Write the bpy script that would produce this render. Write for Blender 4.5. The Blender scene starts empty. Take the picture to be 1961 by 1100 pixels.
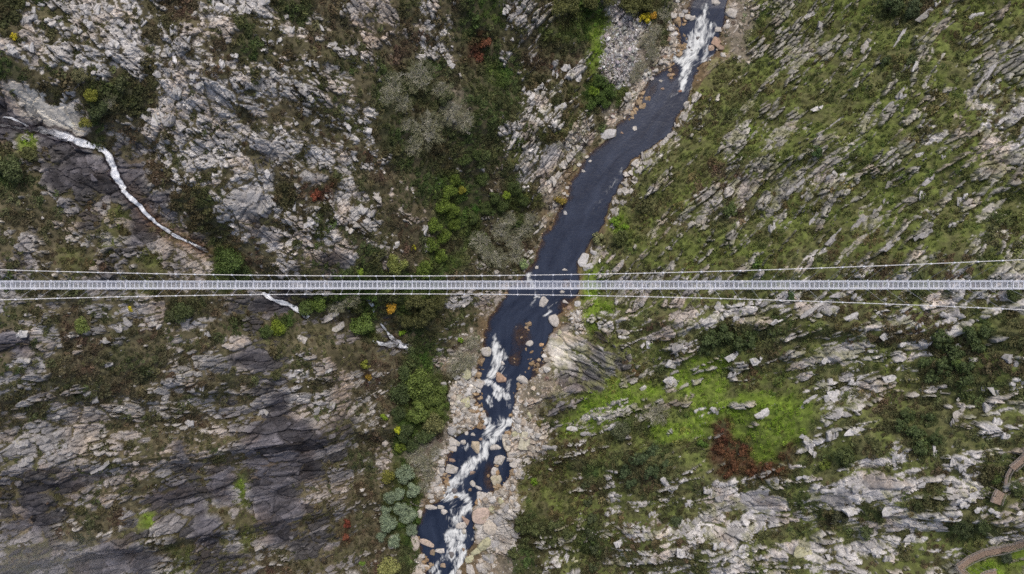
import bpy, bmesh, math, random, time
import numpy as np
T0 = time.time()
R = math.radians
rng = np.random.default_rng(516)
random.seed(516)
SC = bpy.context.scene
COL = SC.collection

# ------------------------------------------------------------------ camera, sky, sun, exposure
CAM_H = 375.0                      # drone height above the river
FPX = 1526.0                       # focal length in pixels of the 1961 px wide photograph
CU, CV = 980.5, 550.0
cam = bpy.data.cameras.new('camera')
cam.sensor_width = 36.0
cam.lens = 36.0 * FPX / 1961.0
cam.clip_start = 1.0
cam.clip_end = 3000.0
cam_o = bpy.data.objects.new('camera', cam)
cam_o.location = (0, 0, CAM_H)
cam_o.rotation_euler = (0, 0, 0)
COL.objects.link(cam_o)
SC.camera = cam_o

SUN_EL, SUN_AZ = 58.0, 78.0        # azimuth measured anticlockwise from +X (soft light from the top of the picture)
world = bpy.data.worlds.new('World')
SC.world = world
world.use_nodes = True
wn = world.node_tree.nodes
sky = wn.new('ShaderNodeTexSky')
sky.sky_type = 'NISHITA'
sky.sun_disc = False
sky.sun_elevation = R(SUN_EL)
sky.sun_rotation = R(90.0 - SUN_AZ)
sky.air_density = 0.55
sky.dust_density = 4.0
sky.ozone_density = 0.0
world.node_tree.links.new(sky.outputs[0], wn['Background'].inputs[0])
wn['Background'].inputs[1].default_value = 0.115

sun = bpy.data.lights.new('sun', 'SUN')
sun.energy = 0.95
sun.angle = R(16)
sun.color = (1.0, 0.975, 0.94)
sun_o = bpy.data.objects.new('sun', sun)
sun_o.rotation_euler = (0, R(90 - SUN_EL), R(SUN_AZ))
sun_o.location = (-100, 120, 420)
COL.objects.link(sun_o)

SC.view_settings.view_transform = 'Standard'
SC.view_settings.look = 'None'
SC.view_settings.gamma = 1.0
SC.view_settings.use_curve_mapping = False
SC.view_settings.exposure = 0.56
SC.cycles.pixel_filter_type = 'BLACKMAN_HARRIS'
SC.cycles.filter_width = 1.6
SC.cycles.max_bounces = 5
SC.cycles.diffuse_bounces = 2
SC.cycles.transparent_max_bounces = 12
SC.cycles.use_denoising = False

# ------------------------------------------------------------------ small helpers
def link(o, parent=None):
    COL.objects.link(o)
    if parent is not None:
        o.parent = parent
    return o

def tag(o, label=None, cat=None, group=None, kind=None):
    if label: o['label'] = label
    if cat: o['category'] = cat
    if group: o['group'] = group
    if kind: o['kind'] = kind
    return o

def empty(name, loc=(0, 0, 0), rz=0.0):
    o = bpy.data.objects.new(name, None)
    o.location = loc
    o.rotation_euler = (0, 0, rz)
    o.empty_display_size = 0.3
    return link(o)

def mesh_np(name, V, F, mat=None, smooth=False, attrs=None):
    """V (n,3) float array, F (m,3) or (m,4) int array"""
    V = np.asarray(V, np.float32)
    F = np.asarray(F, np.int32)
    k = F.shape[1]
    me = bpy.data.meshes.new(name)
    me.vertices.add(len(V))
    me.vertices.foreach_set('co', V.ravel())
    me.loops.add(F.size)
    me.loops.foreach_set('vertex_index', F.ravel())
    me.polygons.add(len(F))
    me.polygons.foreach_set('loop_start', np.arange(0, F.size, k, dtype=np.int32))
    me.update(calc_edges=True)
    me.polygons.foreach_set('use_smooth', np.full(len(F), smooth, dtype=bool))
    if mat: me.materials.append(mat)
    for an, (ty, arr) in (attrs or {}).items():
        at = me.attributes.new(an, ty, 'POINT')
        key = {'FLOAT': 'value', 'FLOAT_COLOR': 'color', 'FLOAT_VECTOR': 'vector', 'INT': 'value'}[ty]
        at.data.foreach_set(key, np.asarray(arr, np.int32 if ty == 'INT' else np.float32).ravel())
    return me

def obj(name, me, parent=None):
    return link(bpy.data.objects.new(name, me), parent)

class MB:
    """collects boxes and tubes into one mesh"""
    def __init__(s): s.V, s.F, s.n = [], [], 0
    def add(s, V, F):
        s.V.append(np.asarray(V, float)); s.F.append(np.asarray(F, int) + s.n); s.n += len(V)
    def box(s, c, size, M=None):
        x, y, z = (np.array(size) / 2)
        V = np.array([(-x,-y,-z),(x,-y,-z),(x,y,-z),(-x,y,-z),(-x,-y,z),(x,-y,z),(x,y,z),(-x,y,z)])
        if M is not None: V = V @ np.asarray(M).T
        s.add(V + np.array(c), [(0,3,2,1),(4,5,6,7),(0,1,5,4),(1,2,6,5),(2,3,7,6),(3,0,4,7)])
    def tube(s, P, rad, n=6):
        P = np.asarray(P, float)
        rad = np.broadcast_to(np.asarray(rad, float), (len(P),))
        T = np.gradient(P, axis=0)
        T /= np.linalg.norm(T, axis=1)[:, None] + 1e-9
        up = np.where(np.abs(T[:, 2:3]) > 0.9, np.array([[1., 0, 0]]), np.array([[0, 0, 1.]]))
        A = np.cross(T, up); A /= np.linalg.norm(A, axis=1)[:, None] + 1e-9
        B = np.cross(T, A)
        a = np.arange(n) * 2 * math.pi / n
        V = P[:, None] + rad[:, None, None] * (np.cos(a)[None, :, None] * A[:, None] + np.sin(a)[None, :, None] * B[:, None])
        i, j = np.meshgrid(np.arange(len(P) - 1), np.arange(n), indexing='ij')
        j2 = (j + 1) % n
        F = np.stack([i * n + j, i * n + j2, (i + 1) * n + j2, (i + 1) * n + j], -1).reshape(-1, 4)
        s.add(V.reshape(-1, 3), F)
    def build(s, name, mat, smooth=False):
        return mesh_np(name, np.concatenate(s.V), np.concatenate(s.F), mat, smooth)

# ------------------------------------------------------------------ numpy noise
TAB = [rng.random((256, 256)).astype(np.float32) for _ in range(10)]
def vnoise(x, y, k=0):
    xi = np.floor(x).astype(np.int32); yi = np.floor(y).astype(np.int32)
    fx = (x - xi).astype(np.float32); fy = (y - yi).astype(np.float32)
    fx = fx * fx * (3 - 2 * fx); fy = fy * fy * (3 - 2 * fy)
    t = TAB[k % 10]
    x0 = xi & 255; x1 = (xi + 1) & 255; y0 = yi & 255; y1 = (yi + 1) & 255
    a = t[x0, y0]; b = t[x1, y0]; c = t[x0, y1]; d = t[x1, y1]
    return (a + (b - a) * fx) * (1 - fy) + (c + (d - c) * fx) * fy
def fbm(x, y, oct=4, k=0, gain=0.5):
    s = 0; a = 1; n = 0
    ca, sa = math.cos(0.6), math.sin(0.6)
    for o in range(oct):
        s = s + a * vnoise(x + 13.7 * o, y - 7.3 * o, k + o); n += a
        a *= gain
        x, y = 2.03 * (ca * x - sa * y), 2.03 * (sa * x + ca * y)
    return s / n                      # 0..1
def voronoi(x, y, k=0):
    xi = np.floor(x).astype(np.int32); yi = np.floor(y).astype(np.int32)
    d1 = np.full(x.shape, 9.0, np.float32); d2 = d1.copy()
    bx = np.zeros_like(xi); by = np.zeros_like(yi)
    ox = np.zeros(x.shape, np.float32); oy = ox.copy()
    A, B = TAB[k % 10], TAB[(k + 1) % 10]
    for dx in (-1, 0, 1):
        for dy in (-1, 0, 1):
            cx = xi + dx; cy = yi + dy
            px = (cx + 0.1 + 0.8 * A[cx & 255, cy & 255] - x).astype(np.float32)
            py = (cy + 0.1 + 0.8 * B[cx & 255, cy & 255] - y).astype(np.float32)
            d = px * px + py * py
            m = d < d1
            d2 = np.where(m, d1, np.minimum(d2, d))
            d1 = np.where(m, d, d1)
            bx = np.where(m, cx, bx); by = np.where(m, cy, by)
            ox = np.where(m, -px, ox); oy = np.where(m, -py, oy)
    q = (bx & 255, by & 255)
    return np.sqrt(d1), np.sqrt(d2), [TAB[(k + j) % 10][q] for j in range(2, 7)], ox, oy
def sstep(a, b, x):
    t = np.clip((x - a) / (b - a), 0, 1)
    return t * t * (3 - 2 * t)

# ------------------------------------------------------------------ the river's course and the valley
# rows: image row, left bank, right bank (pixels of the photograph, water level about z = 0)
BANK = np.array([(-260,1392,1462),(-100,1350,1425),(0,1330,1393),(44,1290,1382),(80,1294,1374),(105,1293,1368),(131,1272,1337),(153,1243,1333),
 (185,1225,1320),(212,1206,1306),(240,1184,1291),(262,1164,1276),(280,1148,1251),(305,1122,1216),(330,1110,1194),
 (355,1088,1186),(380,1087,1175),(405,1067,1163),(430,1059,1160),(455,1038,1135),(480,1026,1124),(505,1020,1110),
 (530,1006,1106),(556,972,1112),(569,966,1107),(579,953,1096),(598,942,1078),(610,938,1057),(636,925,1058),(660,925,1045),
 (683,921,1042),(700,917,1040),(718,911,1026),(742,908,993),(766,903,988),(790,914,985),(814,914,984),(840,868,966),
 (864,862,964),(890,852,984),(911,843,981),(935,849,962),(958,846,918),(978,808,904),(1000,803,903),(1020,792,911),
 (1040,800,913),(1060,797,893),(1080,806,888),(1100,813,879),(1200,800,870),(1360,780,850)], float)
ZW = np.array([(-260,7),(0,4.0),(22,3.9),(60,3.0),(110,1.5),(150,0.9),(560,0.5),(650,0.3),(700,-0.4),(740,-0.8),(800,-1.2),
 (840,-1.8),(900,-2.4),(960,-3.2),(1010,-3.6),(1060,-4.3),(1100,-5),(1360,-8)], float)
K0 = CAM_H / FPX
def v2y(v): return (CV - np.asarray(v, float)) * K0
BY = v2y(BANK[:, 0])[::-1]
BL = ((BANK[:, 1] - CU) * K0)[::-1]
BR = ((BANK[:, 2] - CU) * K0)[::-1]
ZY = v2y(ZW[:, 0])[::-1]; ZZ = ZW[:, 1][::-1]
BENCH = np.array([(-260,16,14),(0,18,12),(120,30,12),(200,14,3),(260,4,2),(540,5,2),(640,4,3),(700,10,4),(760,20,7),(900,20,8),(1000,12,9),(1360,12,9)], float)
NY = v2y(BENCH[:, 0])[::-1]; NL = BENCH[:, 1][::-1]; NR = BENCH[:, 2][::-1]
def zwater(y): return np.interp(y, ZY, ZZ)
def river_s(x, y):
    wob = 2.2 * (vnoise(x / 5.0 + 40, y / 5.0, 3) - 0.5) + 1.2 * (vnoise(x / 1.7, y / 1.7 + 9, 4) - 0.5)
    return (np.interp(y, BY, BL) - x) * 0.85 + wob, (x - np.interp(y, BY, BR)) * 0.85 + wob
def rise(s, w, a, far, a2):
    s = np.maximum(s, 0)
    sc = np.maximum(s - w, 0)
    t = np.minimum(sc, far)
    soft = t - 6 * (1 - np.exp(-t / 6))          # ease into the slope
    return 0.16 * np.minimum(s, w) + 0.3 * (t - soft) * 0.5 + a * soft + a2 * np.maximum(sc - far, 0)
def zbase0(x, y):
    sl, sr = river_s(x, y)
    zw = zwater(y)
    zl = rise(sl, np.interp(y, NY, NL), 0.82, 128, 0.42)
    zr = rise(sr, np.interp(y, NY, NR), 0.92, 138, 0.5)
    inside = np.minimum(0, np.maximum(sl, sr))
    bed = -np.minimum(1.9, np.where(sl > sr, -inside * 0.36, -inside * 0.95))
    return zw + np.where(np.maximum(sl, sr) > 0, np.where(sl > sr, zl, zr) + 0.1, bed)
def px2w(u, v, zf=zbase0, it=40):
    u = np.asarray(u, float); v = np.asarray(v, float)
    z = np.full(np.broadcast(u, v).shape, 40.0)
    for _ in range(it):
        x = (u - CU) / FPX * (CAM_H - z); y = (CV - v) / FPX * (CAM_H - z)
        z = 0.45 * z + 0.55 * zf(x, y)
    return x, y, z

# gullies (negative) and spurs (positive): polyline in the photograph, width m, height m
RELIEF = [([(-60,205),(0,228),(90,258),(150,272),(215,305),(235,360),(290,420),(350,460),(405,482),(510,565),(595,608),(700,610),(760,655),(830,690),(890,700)], 11, -9),
 ([(300,20),(285,100),(275,180),(262,250),(270,290)], 9, -7), ([(690,640),(695,800),(690,950),(700,1120)], 9, -6),
 ([(430,60),(460,200),(520,330),(620,420)], 26, 7), ([(300,880),(430,860),(560,840)], 30, 6), ([(120,640),(300,660),(420,700)], 22, 5),
 ([(760,150),(830,240),(860,380),(880,470)], 16, -6), ([(1060,130),(1085,200)], 14, 5),
 ([(1240,660),(1250,780),(1200,890),(1140,1000),(1130,1090)], 11, -7), ([(1400,650),(1380,760),(1400,870)], 13, -6),
 ([(1300,590),(1500,560),(1800,540)], 22, 7), ([(1240,930),(1450,950),(1700,900)], 24, 8), ([(1500,300),(1680,150),(1790,30)], 14, 4),
 ([(1060,660),(1130,690),(1230,705)], 12, 4), ([(1760,800),(1780,700),(1820,650)], 14, -5)]
RW = []
for pl, w, h in RELIEF:
    a = np.array(pl, float)
    x, y, _ = px2w(a[:, 0], a[:, 1])
    RW.append((x, y, w, h))
def polydist(x, y, X, Y):
    d = np.full(x.shape, 1e9)
    for i in range(len(X) - 1):
        ax, ay, bx, by = X[i], Y[i], X[i+1], Y[i+1]
        L2 = (bx-ax)**2 + (by-ay)**2 + 1e-9
        t = np.clip(((x-ax)*(bx-ax) + (y-ay)*(by-ay)) / L2, 0, 1)
        d = np.minimum(d, (x-ax-t*(bx-ax))**2 + (y-ay-t*(by-ay))**2)
    return np.sqrt(d)
def zbase(x, y):
    z = zbase0(x, y)
    sl, sr = river_s(x, y)
    fade = sstep(4, 26, np.maximum(sl, sr))
    r = 9.0 * (fbm(x / 46.0, y / 46.0, 3, 5) - 0.5) + 4.5 * (fbm(x / 17.0 + 5, y / 17.0, 3, 7) - 0.5)
    for X, Y, w, h in RW:
        d = polydist(x, y, X, Y)
        r = r + h * np.exp(-(d / w) ** 2)
    return z + r * fade
def W(u, v): return px2w(u, v, zbase)
def w2px(x, y, z):
    k = FPX / (CAM_H - z)
    return CU + x * k, CV - y * k

# ------------------------------------------------------------------ ground cover map (40 px cells of the photograph)
MAP = """
SwwwWWWwssWW wSSswppSwsST wshTTCSSE~~E hghgggSSSgGg h
SWwwwWwswppS wwwssppsswSS wsTTGCCSER~E hgggggGSgghg h
WWwWWWwWWwsS wwwwwwsswwSS wsSsGCCER~~E ggggggGgghhg g
SswswwwWWWww WwwwwsSSSsST SSwwTCCE~~hh hgghggShhhgg g
psSwTSSWWWWW WWwwwsSSSsSS SwwhTTE~~hhh hhhhgghghhhg g
KpppSSSWpwWw WpwwwwSSSESS SwwhSER~~wSh Ghgghggghggw w
KGKKSssWwwww wWwwwwSSSSSS whhkp~~~whhG GGhgghggwggw w
SkkKKKkwwWWW kwwWwwwSSSsS hwhk~~~whhhg GghghGggGggg g
SsKKKKKswwwW WssswsssSTSs Swp~~~wghhss gggpghgggghg g
ssskkKkKSSww WSssWwpwSTTS TTE~~wwhgssp hgghghgghgwg h
sssskhKkkSwW kwwSWwsspTTs Ss~~~Ghhsgss gggghgghhhgs h
sksssgKkpkSw kwwwsswssSTs ss~~~sghgghg hghgghghgggs h
pkshskkhkpTT swpkwSpsTTss ss~~wwgggggg ggwwgghgwwsh h
nnsnkkshkpTT wwwpSTTTTsss p~~~GwwwwwWw wwwwwwwwwwwS w
nnnsnnnpSSsk KKkTTTSTTwwp ~~~~Gwwpwwgw wwwWwwwwWWww w
kWnsnnnppwsS kTkkkTkSSww~ ~R~RGwwwwwWw sShShwswswSS S
Knnssnsspnsp kkkkksksSwE~ ~~KKkhwgwWSS hshgwwSwwSWS S
nnsssnssssnp kkwppssSTER~ ~REKkkhSwGhw wgwwwwgwwSSS S
nnnnnsssnsns kkwspssTTSR~ RREkhGGGhGGw ggwwwwggwSSS w
ssnnsssssnnk kKwwpsssTTR~ REkGGGGhhGGG GwwWwsSsSswW W
nnnpnspssspk KKkpkssTSER~ RRwGwhSGGGBG GGWWwwSSSssW w
nnnnspnpkpsk KKKkkspTEER~ RRhwhwgShSBB GBWwSwwwSwww p
kkkknnpnkkhk KKKkkspTER~~ RhhpSwSSwgBB BwwwwWwwswwS S
kKkknpkkkkhk KKkppssTER~~ RhhhSwwwwsWw wwwwWWWwSwwS w
kKkksskkkKhk KKkkkssT~~~R RhhhSwwwSwWw KWwSwSwwSwww w
kkkssskkkkhk kKkkkssT~~~R RSShShwwwwWw wswswwwwwSSw w
kkkkkKkshkkk sskkkssSR~~R ESwwSswwsSwW wWwwwWwwwwhg G
kkkkKkKshkkk sskksssSR~~R ESwwSswwwSww wwwwwwwswwGG g
"""
ROWS = [r.replace(' ', '') for r in MAP.strip().splitlines()]
ROWS = [r[:36] + r[36:].replace('G', 'g') if i < 12 else r for i, r in enumerate(ROWS)]
assert all(len(r) == 49 for r in ROWS), [(i, len(r)) for i, r in enumerate(ROWS) if len(r) != 49]
# finer patches: class, u, v, half axes, angle (degrees, downward to the right positive)
PATCH = [('L',95,213,92,22,27),('K',60,247,90,20,17),('K',170,330,50,30,35),('G',57,270,24,8,18),('K',255,385,14,70,-45),('M',480,385,32,32,40),('M',512,462,30,16,40),
 ('K',645,492,30,11,30),('p',420,55,40,16,22),('W',410,12,26,12,0),('W',470,16,20,13,0),('W',50,40,26,12,-25),('W',36,102,30,14,15),('M',700,30,30,12,35),
 ('p',715,40,35,14,45),('p',545,215,35,12,-38),('p',575,255,35,12,45),('M',525,290,30,12,35),('M',595,335,26,10,40),('B',604,372,22,9,-20),('B',628,356,12,7,0),
 ('B',915,95,14,38,15),('B',665,1012,8,34,5),('G',1150,75,10,60,14),('G',1135,140,12,28,-10),('C',1188,95,34,72,10),('E',1235,100,16,70,20),
 ('w',1090,140,22,22,0),('w',1072,200,14,16,0),('w',980,70,16,50,10),('w',1302,235,9,34,32),('w',1216,325,14,42,40),('w',1184,385,12,34,20),('G',1180,425,15,9,-40),
 ('R',1105,270,10,48,38),('M',1060,300,12,40,40),('p',1090,300,10,40,42),('E',950,560,12,40,28),('p',945,578,10,30,32),
 ('M',1115,682,75,36,22),('L',1075,680,22,42,22),('K',1120,735,66,12,18),('g',1140,690,60,5,24),('k',1080,780,25,25,0),
 ('G',1170,770,60,28,-10),('G',1340,720,60,40,-25),('G',1510,800,45,50,30),('G',1140,800,50,25,0),('G',1160,590,28,18,20),('B',1400,885,36,34,20),('B',1475,900,40,16,0),
 ('S',1390,650,55,28,-15),('M',1448,965,52,20,3),('M',1668,930,38,20,-5),('W',1600,835,72,26,-16),('W',1560,870,36,16,30),('M',1590,945,40,15,5),('W',1380,1020,45,25,10),
 ('W',1490,585,90,16,-18),('W',1380,600,40,16,-20),('p',1290,610,60,30,-25),('W',1300,660,22,18,0),('G',460,935,11,34,0),('h',470,1010,14,60,0),('G',275,1000,26,16,10),
 ('h',225,440,30,10,35),('h',280,500,22,8,0),('h',145,500,30,15,0),('K',540,825,70,28,0),('K',560,890,60,22,0),('K',600,845,28,22,0),('K',480,690,34,22,10),
 ('K',20,650,22,14,10),('K',110,930,72,14,-8),('K',60,1000,62,15,-10),('K',330,945,52,24,-5),('K',425,930,28,42,0),('K',240,1075,80,16,-10),('K',540,970,50,24,0),('K',400,1020,34,28,0),('K',345,860,18,14,0),
 ('n',230,625,40,22,-15),('n',300,610,30,14,40),('E',800,880,26,40,10),('E',890,685,28,20,0),('E',870,180,12,10,0),('R',880,775,34,55,8),('V',925,1000,26,44,20),
 ('V',960,1020,34,60,25),('V',990,870,22,24,20),('E',1015,755,20,44,20),('E',1420,40,26,46,28),('R',1300,70,18,44,15),('R',1215,205,20,26,35),('E',905,650,18,24,0),('T',810,775,46,58,0),('T',770,965,34,70,8),
 ('S',205,190,36,44,20),('S',285,150,14,70,4),('g',1700,400,60,30,-40),('S',1835,690,70,45,0),('S',1770,830,42,45,0),('S',1605,875,30,22,0),
 ('G',1700,130,8,16,0),('S',1225,885,36,26,0),('S',1130,985,14,60,-8),('S',1015,1010,26,32,0),('h',1070,1000,30,30,0),('p',330,540,40,8,0),('p',385,505,26,16,20)]
# class: rock share, rock colour, cover colour a, cover colour b, shrub density, grass density, shrub colour, smoothness
CLS = {
 'W': (.80,(.50,.49,.478),(.084,.076,.042),(.104,.092,.054),.34,.10,(.080,.080,.038),.0),
 'w': (.585,(.49,.475,.455),(.084,.078,.040),(.104,.093,.052),.58,.14,(.080,.082,.037),.0),
 'p': (.62,(.40,.36,.32),(.10,.088,.048),(.125,.105,.062),.34,.2,(.085,.088,.042),.1),
 'n': (.63,(.29,.284,.28),(.088,.086,.043),(.110,.097,.056),.50,.26,(.076,.084,.038),.05),
 'K': (.90,(.092,.088,.097),(.07,.062,.038),(.15,.118,.09),.06,.06,(.065,.065,.034),.75),
 'k': (.66,(.155,.148,.147),(.098,.092,.048),(.120,.105,.062),.42,.28,(.086,.086,.042),.12),
 'S': (.05,(.40,.39,.36),(.068,.070,.034),(.088,.078,.044),1.0,.08,(.066,.078,.031),.0),
 's': (.35,(.40,.38,.345),(.092,.082,.046),(.113,.098,.058),.70,.15,(.088,.084,.045),.0),
 'T': (.03,(.38,.37,.34),(.056,.072,.024),(.066,.068,.03),1.0,.1,(.064,.096,.024),.0),
 'G': (.30,(.42,.41,.37),(.158,.232,.030),(.124,.165,.034),.16,1.0,(.105,.160,.028),.0),
 'g': (.45,(.335,.325,.285),(.108,.126,.036),(.100,.094,.044),.38,.50,(.086,.098,.032),.0),
 'h': (.27,(.35,.335,.29),(.104,.116,.037),(.100,.090,.046),.60,.45,(.084,.092,.034),.0),
 'B': (.08,(.3,.28,.25),(.075,.046,.026),(.07,.064,.03),.9,.1,(.082,.044,.024),.0),
 'E': (.35,(.43,.39,.34),(.21,.18,.14),(.16,.145,.105),.18,.05,(.17,.155,.11),.1),
 'C': (.75,(.40,.39,.38),(.22,.20,.18),(.28,.26,.23),.0,.0,(.08,.08,.04),.0),
 'R': (.70,(.45,.415,.365),(.27,.21,.15),(.20,.158,.115),.02,.0,(.09,.09,.04),.0),
 'V': (.93,(.46,.44,.405),(.16,.14,.09),(.15,.12,.08),.04,.1,(.08,.09,.04),.25),
 'L': (.985,(.68,.645,.565),(.10,.09,.05),(.13,.10,.06),.03,.05,(.07,.075,.03),.85),
 'M': (.95,(.31,.305,.305),(.09,.08,.05),(.12,.10,.06),.03,.05,(.06,.06,.03),.75),
 '~': (.30,(.22,.165,.10),(.14,.10,.055),(.11,.085,.05),.0,.0,(.06,.06,.03),.2),
}
CK = list(CLS)
CS = 7.0                                   # px per raster cell
UU, VV = np.meshgrid(np.arange(-210, 2180, CS), np.arange(-210, 1320, CS))
wu = UU + 26 * (fbm(UU / 60, VV / 60, 3, 1) - 0.5) * 2
wv = VV + 26 * (fbm(UU / 60 + 31, VV / 60, 3, 2) - 0.5) * 2
ci = np.clip((wu / 40).astype(int), 0, 48); ri = np.clip((wv / 40).astype(int), 0, 27)
CODE = np.array([[CK.index(c) for c in r] for r in ROWS])
RAS = CODE[ri, ci]
wu = UU + 20 * (fbm(UU / 26, VV / 26, 4, 3, .6) - 0.5) * 2
wv = VV + 20 * (fbm(UU / 26 + 31, VV / 26, 4, 4, .6) - 0.5) * 2
for c, u, v, a, b, ang in PATCH:
    t = R(ang); dx = wu - u; dy = wv - v
    e = ((dx * math.cos(t) + dy * math.sin(t)) / a) ** 2 + ((-dx * math.sin(t) + dy * math.cos(t)) / b) ** 2
    RAS = np.where(e < 1.0, CK.index(c), RAS)
def blur(a, n=1):
    for _ in range(n):
        p = np.pad(a, 1, mode='edge')
        a = (p[1:-1, 1:-1] * 2 + p[:-2, 1:-1] + p[2:, 1:-1] + p[1:-1, :-2] + p[1:-1, 2:]) / 6
    return a
def chan(f, n=1): return blur(np.array([f(CLS[c]) for c in CK], float)[RAS], n).astype(np.float32)
CH = {'rock': chan(lambda c: c[0]), 'shr': chan(lambda c: c[4]), 'gra': chan(lambda c: c[5], 2), 'smo': chan(lambda c: c[7])}
for j in range(3):
    CH['rc%d' % j] = chan(lambda c: c[1][j], 2)
    CH['ca%d' % j] = chan(lambda c: c[2][j], 2)
    CH['cb%d' % j] = chan(lambda c: c[3][j], 2)
    CH['sc%d' % j] = chan(lambda c: c[6][j], 1)
for c in 'KkCRE~BLSG':
    CH['is' + c] = blur((RAS == CK.index(c)).astype(float), 1).astype(np.float32)
def samp(key, u, v):
    A = CH[key]
    x = np.clip((u + 210) / CS, 0, A.shape[1] - 1.001); y = np.clip((v + 210) / CS, 0, A.shape[0] - 1.001)
    x0 = x.astype(np.int32); y0 = y.astype(np.int32); fx = (x - x0).astype(np.float32); fy = (y - y0).astype(np.float32)
    return (A[y0, x0] * (1 - fx) + A[y0, x0 + 1] * fx) * (1 - fy) + (A[y0 + 1, x0] * (1 - fx) + A[y0 + 1, x0 + 1] * fx) * fy

# ------------------------------------------------------------------ terrain grid
STEP = 0.37
fx_ = np.arange(-205, 212, STEP); fy_ = np.arange(-147, 147.01, STEP)
gx = np.concatenate([np.linspace(-330, -205, 30)[:-1], fx_, np.linspace(212, 330, 30)[1:]])
gy = np.concatenate([np.linspace(-280, -147, 30)[:-1], fy_, np.linspace(147, 280, 30)[1:]])
NX, NYG = len(gx), len(gy)
X, Y = np.meshgrid(gx, gy)                     # (NYG, NX)
ZB = zbase(X, Y)
PU, PV = w2px(X, Y, ZB)
PU = PU + 6 * (vnoise(X / 2.2, Y / 2.2, 8) - 0.5); PV = PV + 6 * (vnoise(X / 2.2 + 50, Y / 2.2, 9) - 0.5)
F = {k: samp(k, PU, PV) for k in CH}
SL, SR = river_s(X, Y)
SMAX = np.maximum(SL, SR)
print('fields', round(time.time() - T0, 1))

# strata directions by part of the valley: angle, stretch along, block scale
ORI = [(-42, 1.3, 1.0), (9, 1.9, 1.2), (50, 2.6, 1.1), (24, 2.1, 1.2), (-22, 3.5, 1.3)]
wU = PU + 70 * (fbm(X / 18, Y / 18, 2, 2) - 0.5); wV = PV + 70 * (fbm(X / 18 + 9, Y / 18, 2, 3) - 0.5)
sec = np.where(wU < 985, np.where(wV < 560 + 0.06 * (500 - wU), 0, 1), np.where(wV < 590 - 0.02 * (wU - 980), 2, 3))
e = (((wU - 1120) * .92 + (wV - 685) * .38) / 95) ** 2 + ((-(wU - 1120) * .38 + (wV - 685) * .92) / 55) ** 2
sec = np.where(e < 1, 4, sec)
HR = np.zeros(X.shape, np.float32); RM = HR.copy(); VAR = HR.copy(); STK = HR.copy(); FINE = HR.copy(); CELL = HR.copy()
warpx = 1.6 * (fbm(X / 6, Y / 6, 3, 1) - 0.5); warpy = 1.6 * (fbm(X / 6 + 20, Y / 6, 3, 4) - 0.5)
warpx = warpx + 10 * (fbm(X / 42 + 8, Y / 42, 2, 6) - .5); warpy = warpy + 10 * (fbm(X / 42, Y / 42 + 8, 2, 7) - .5)
BAND = np.zeros(X.shape, np.float32)
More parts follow.
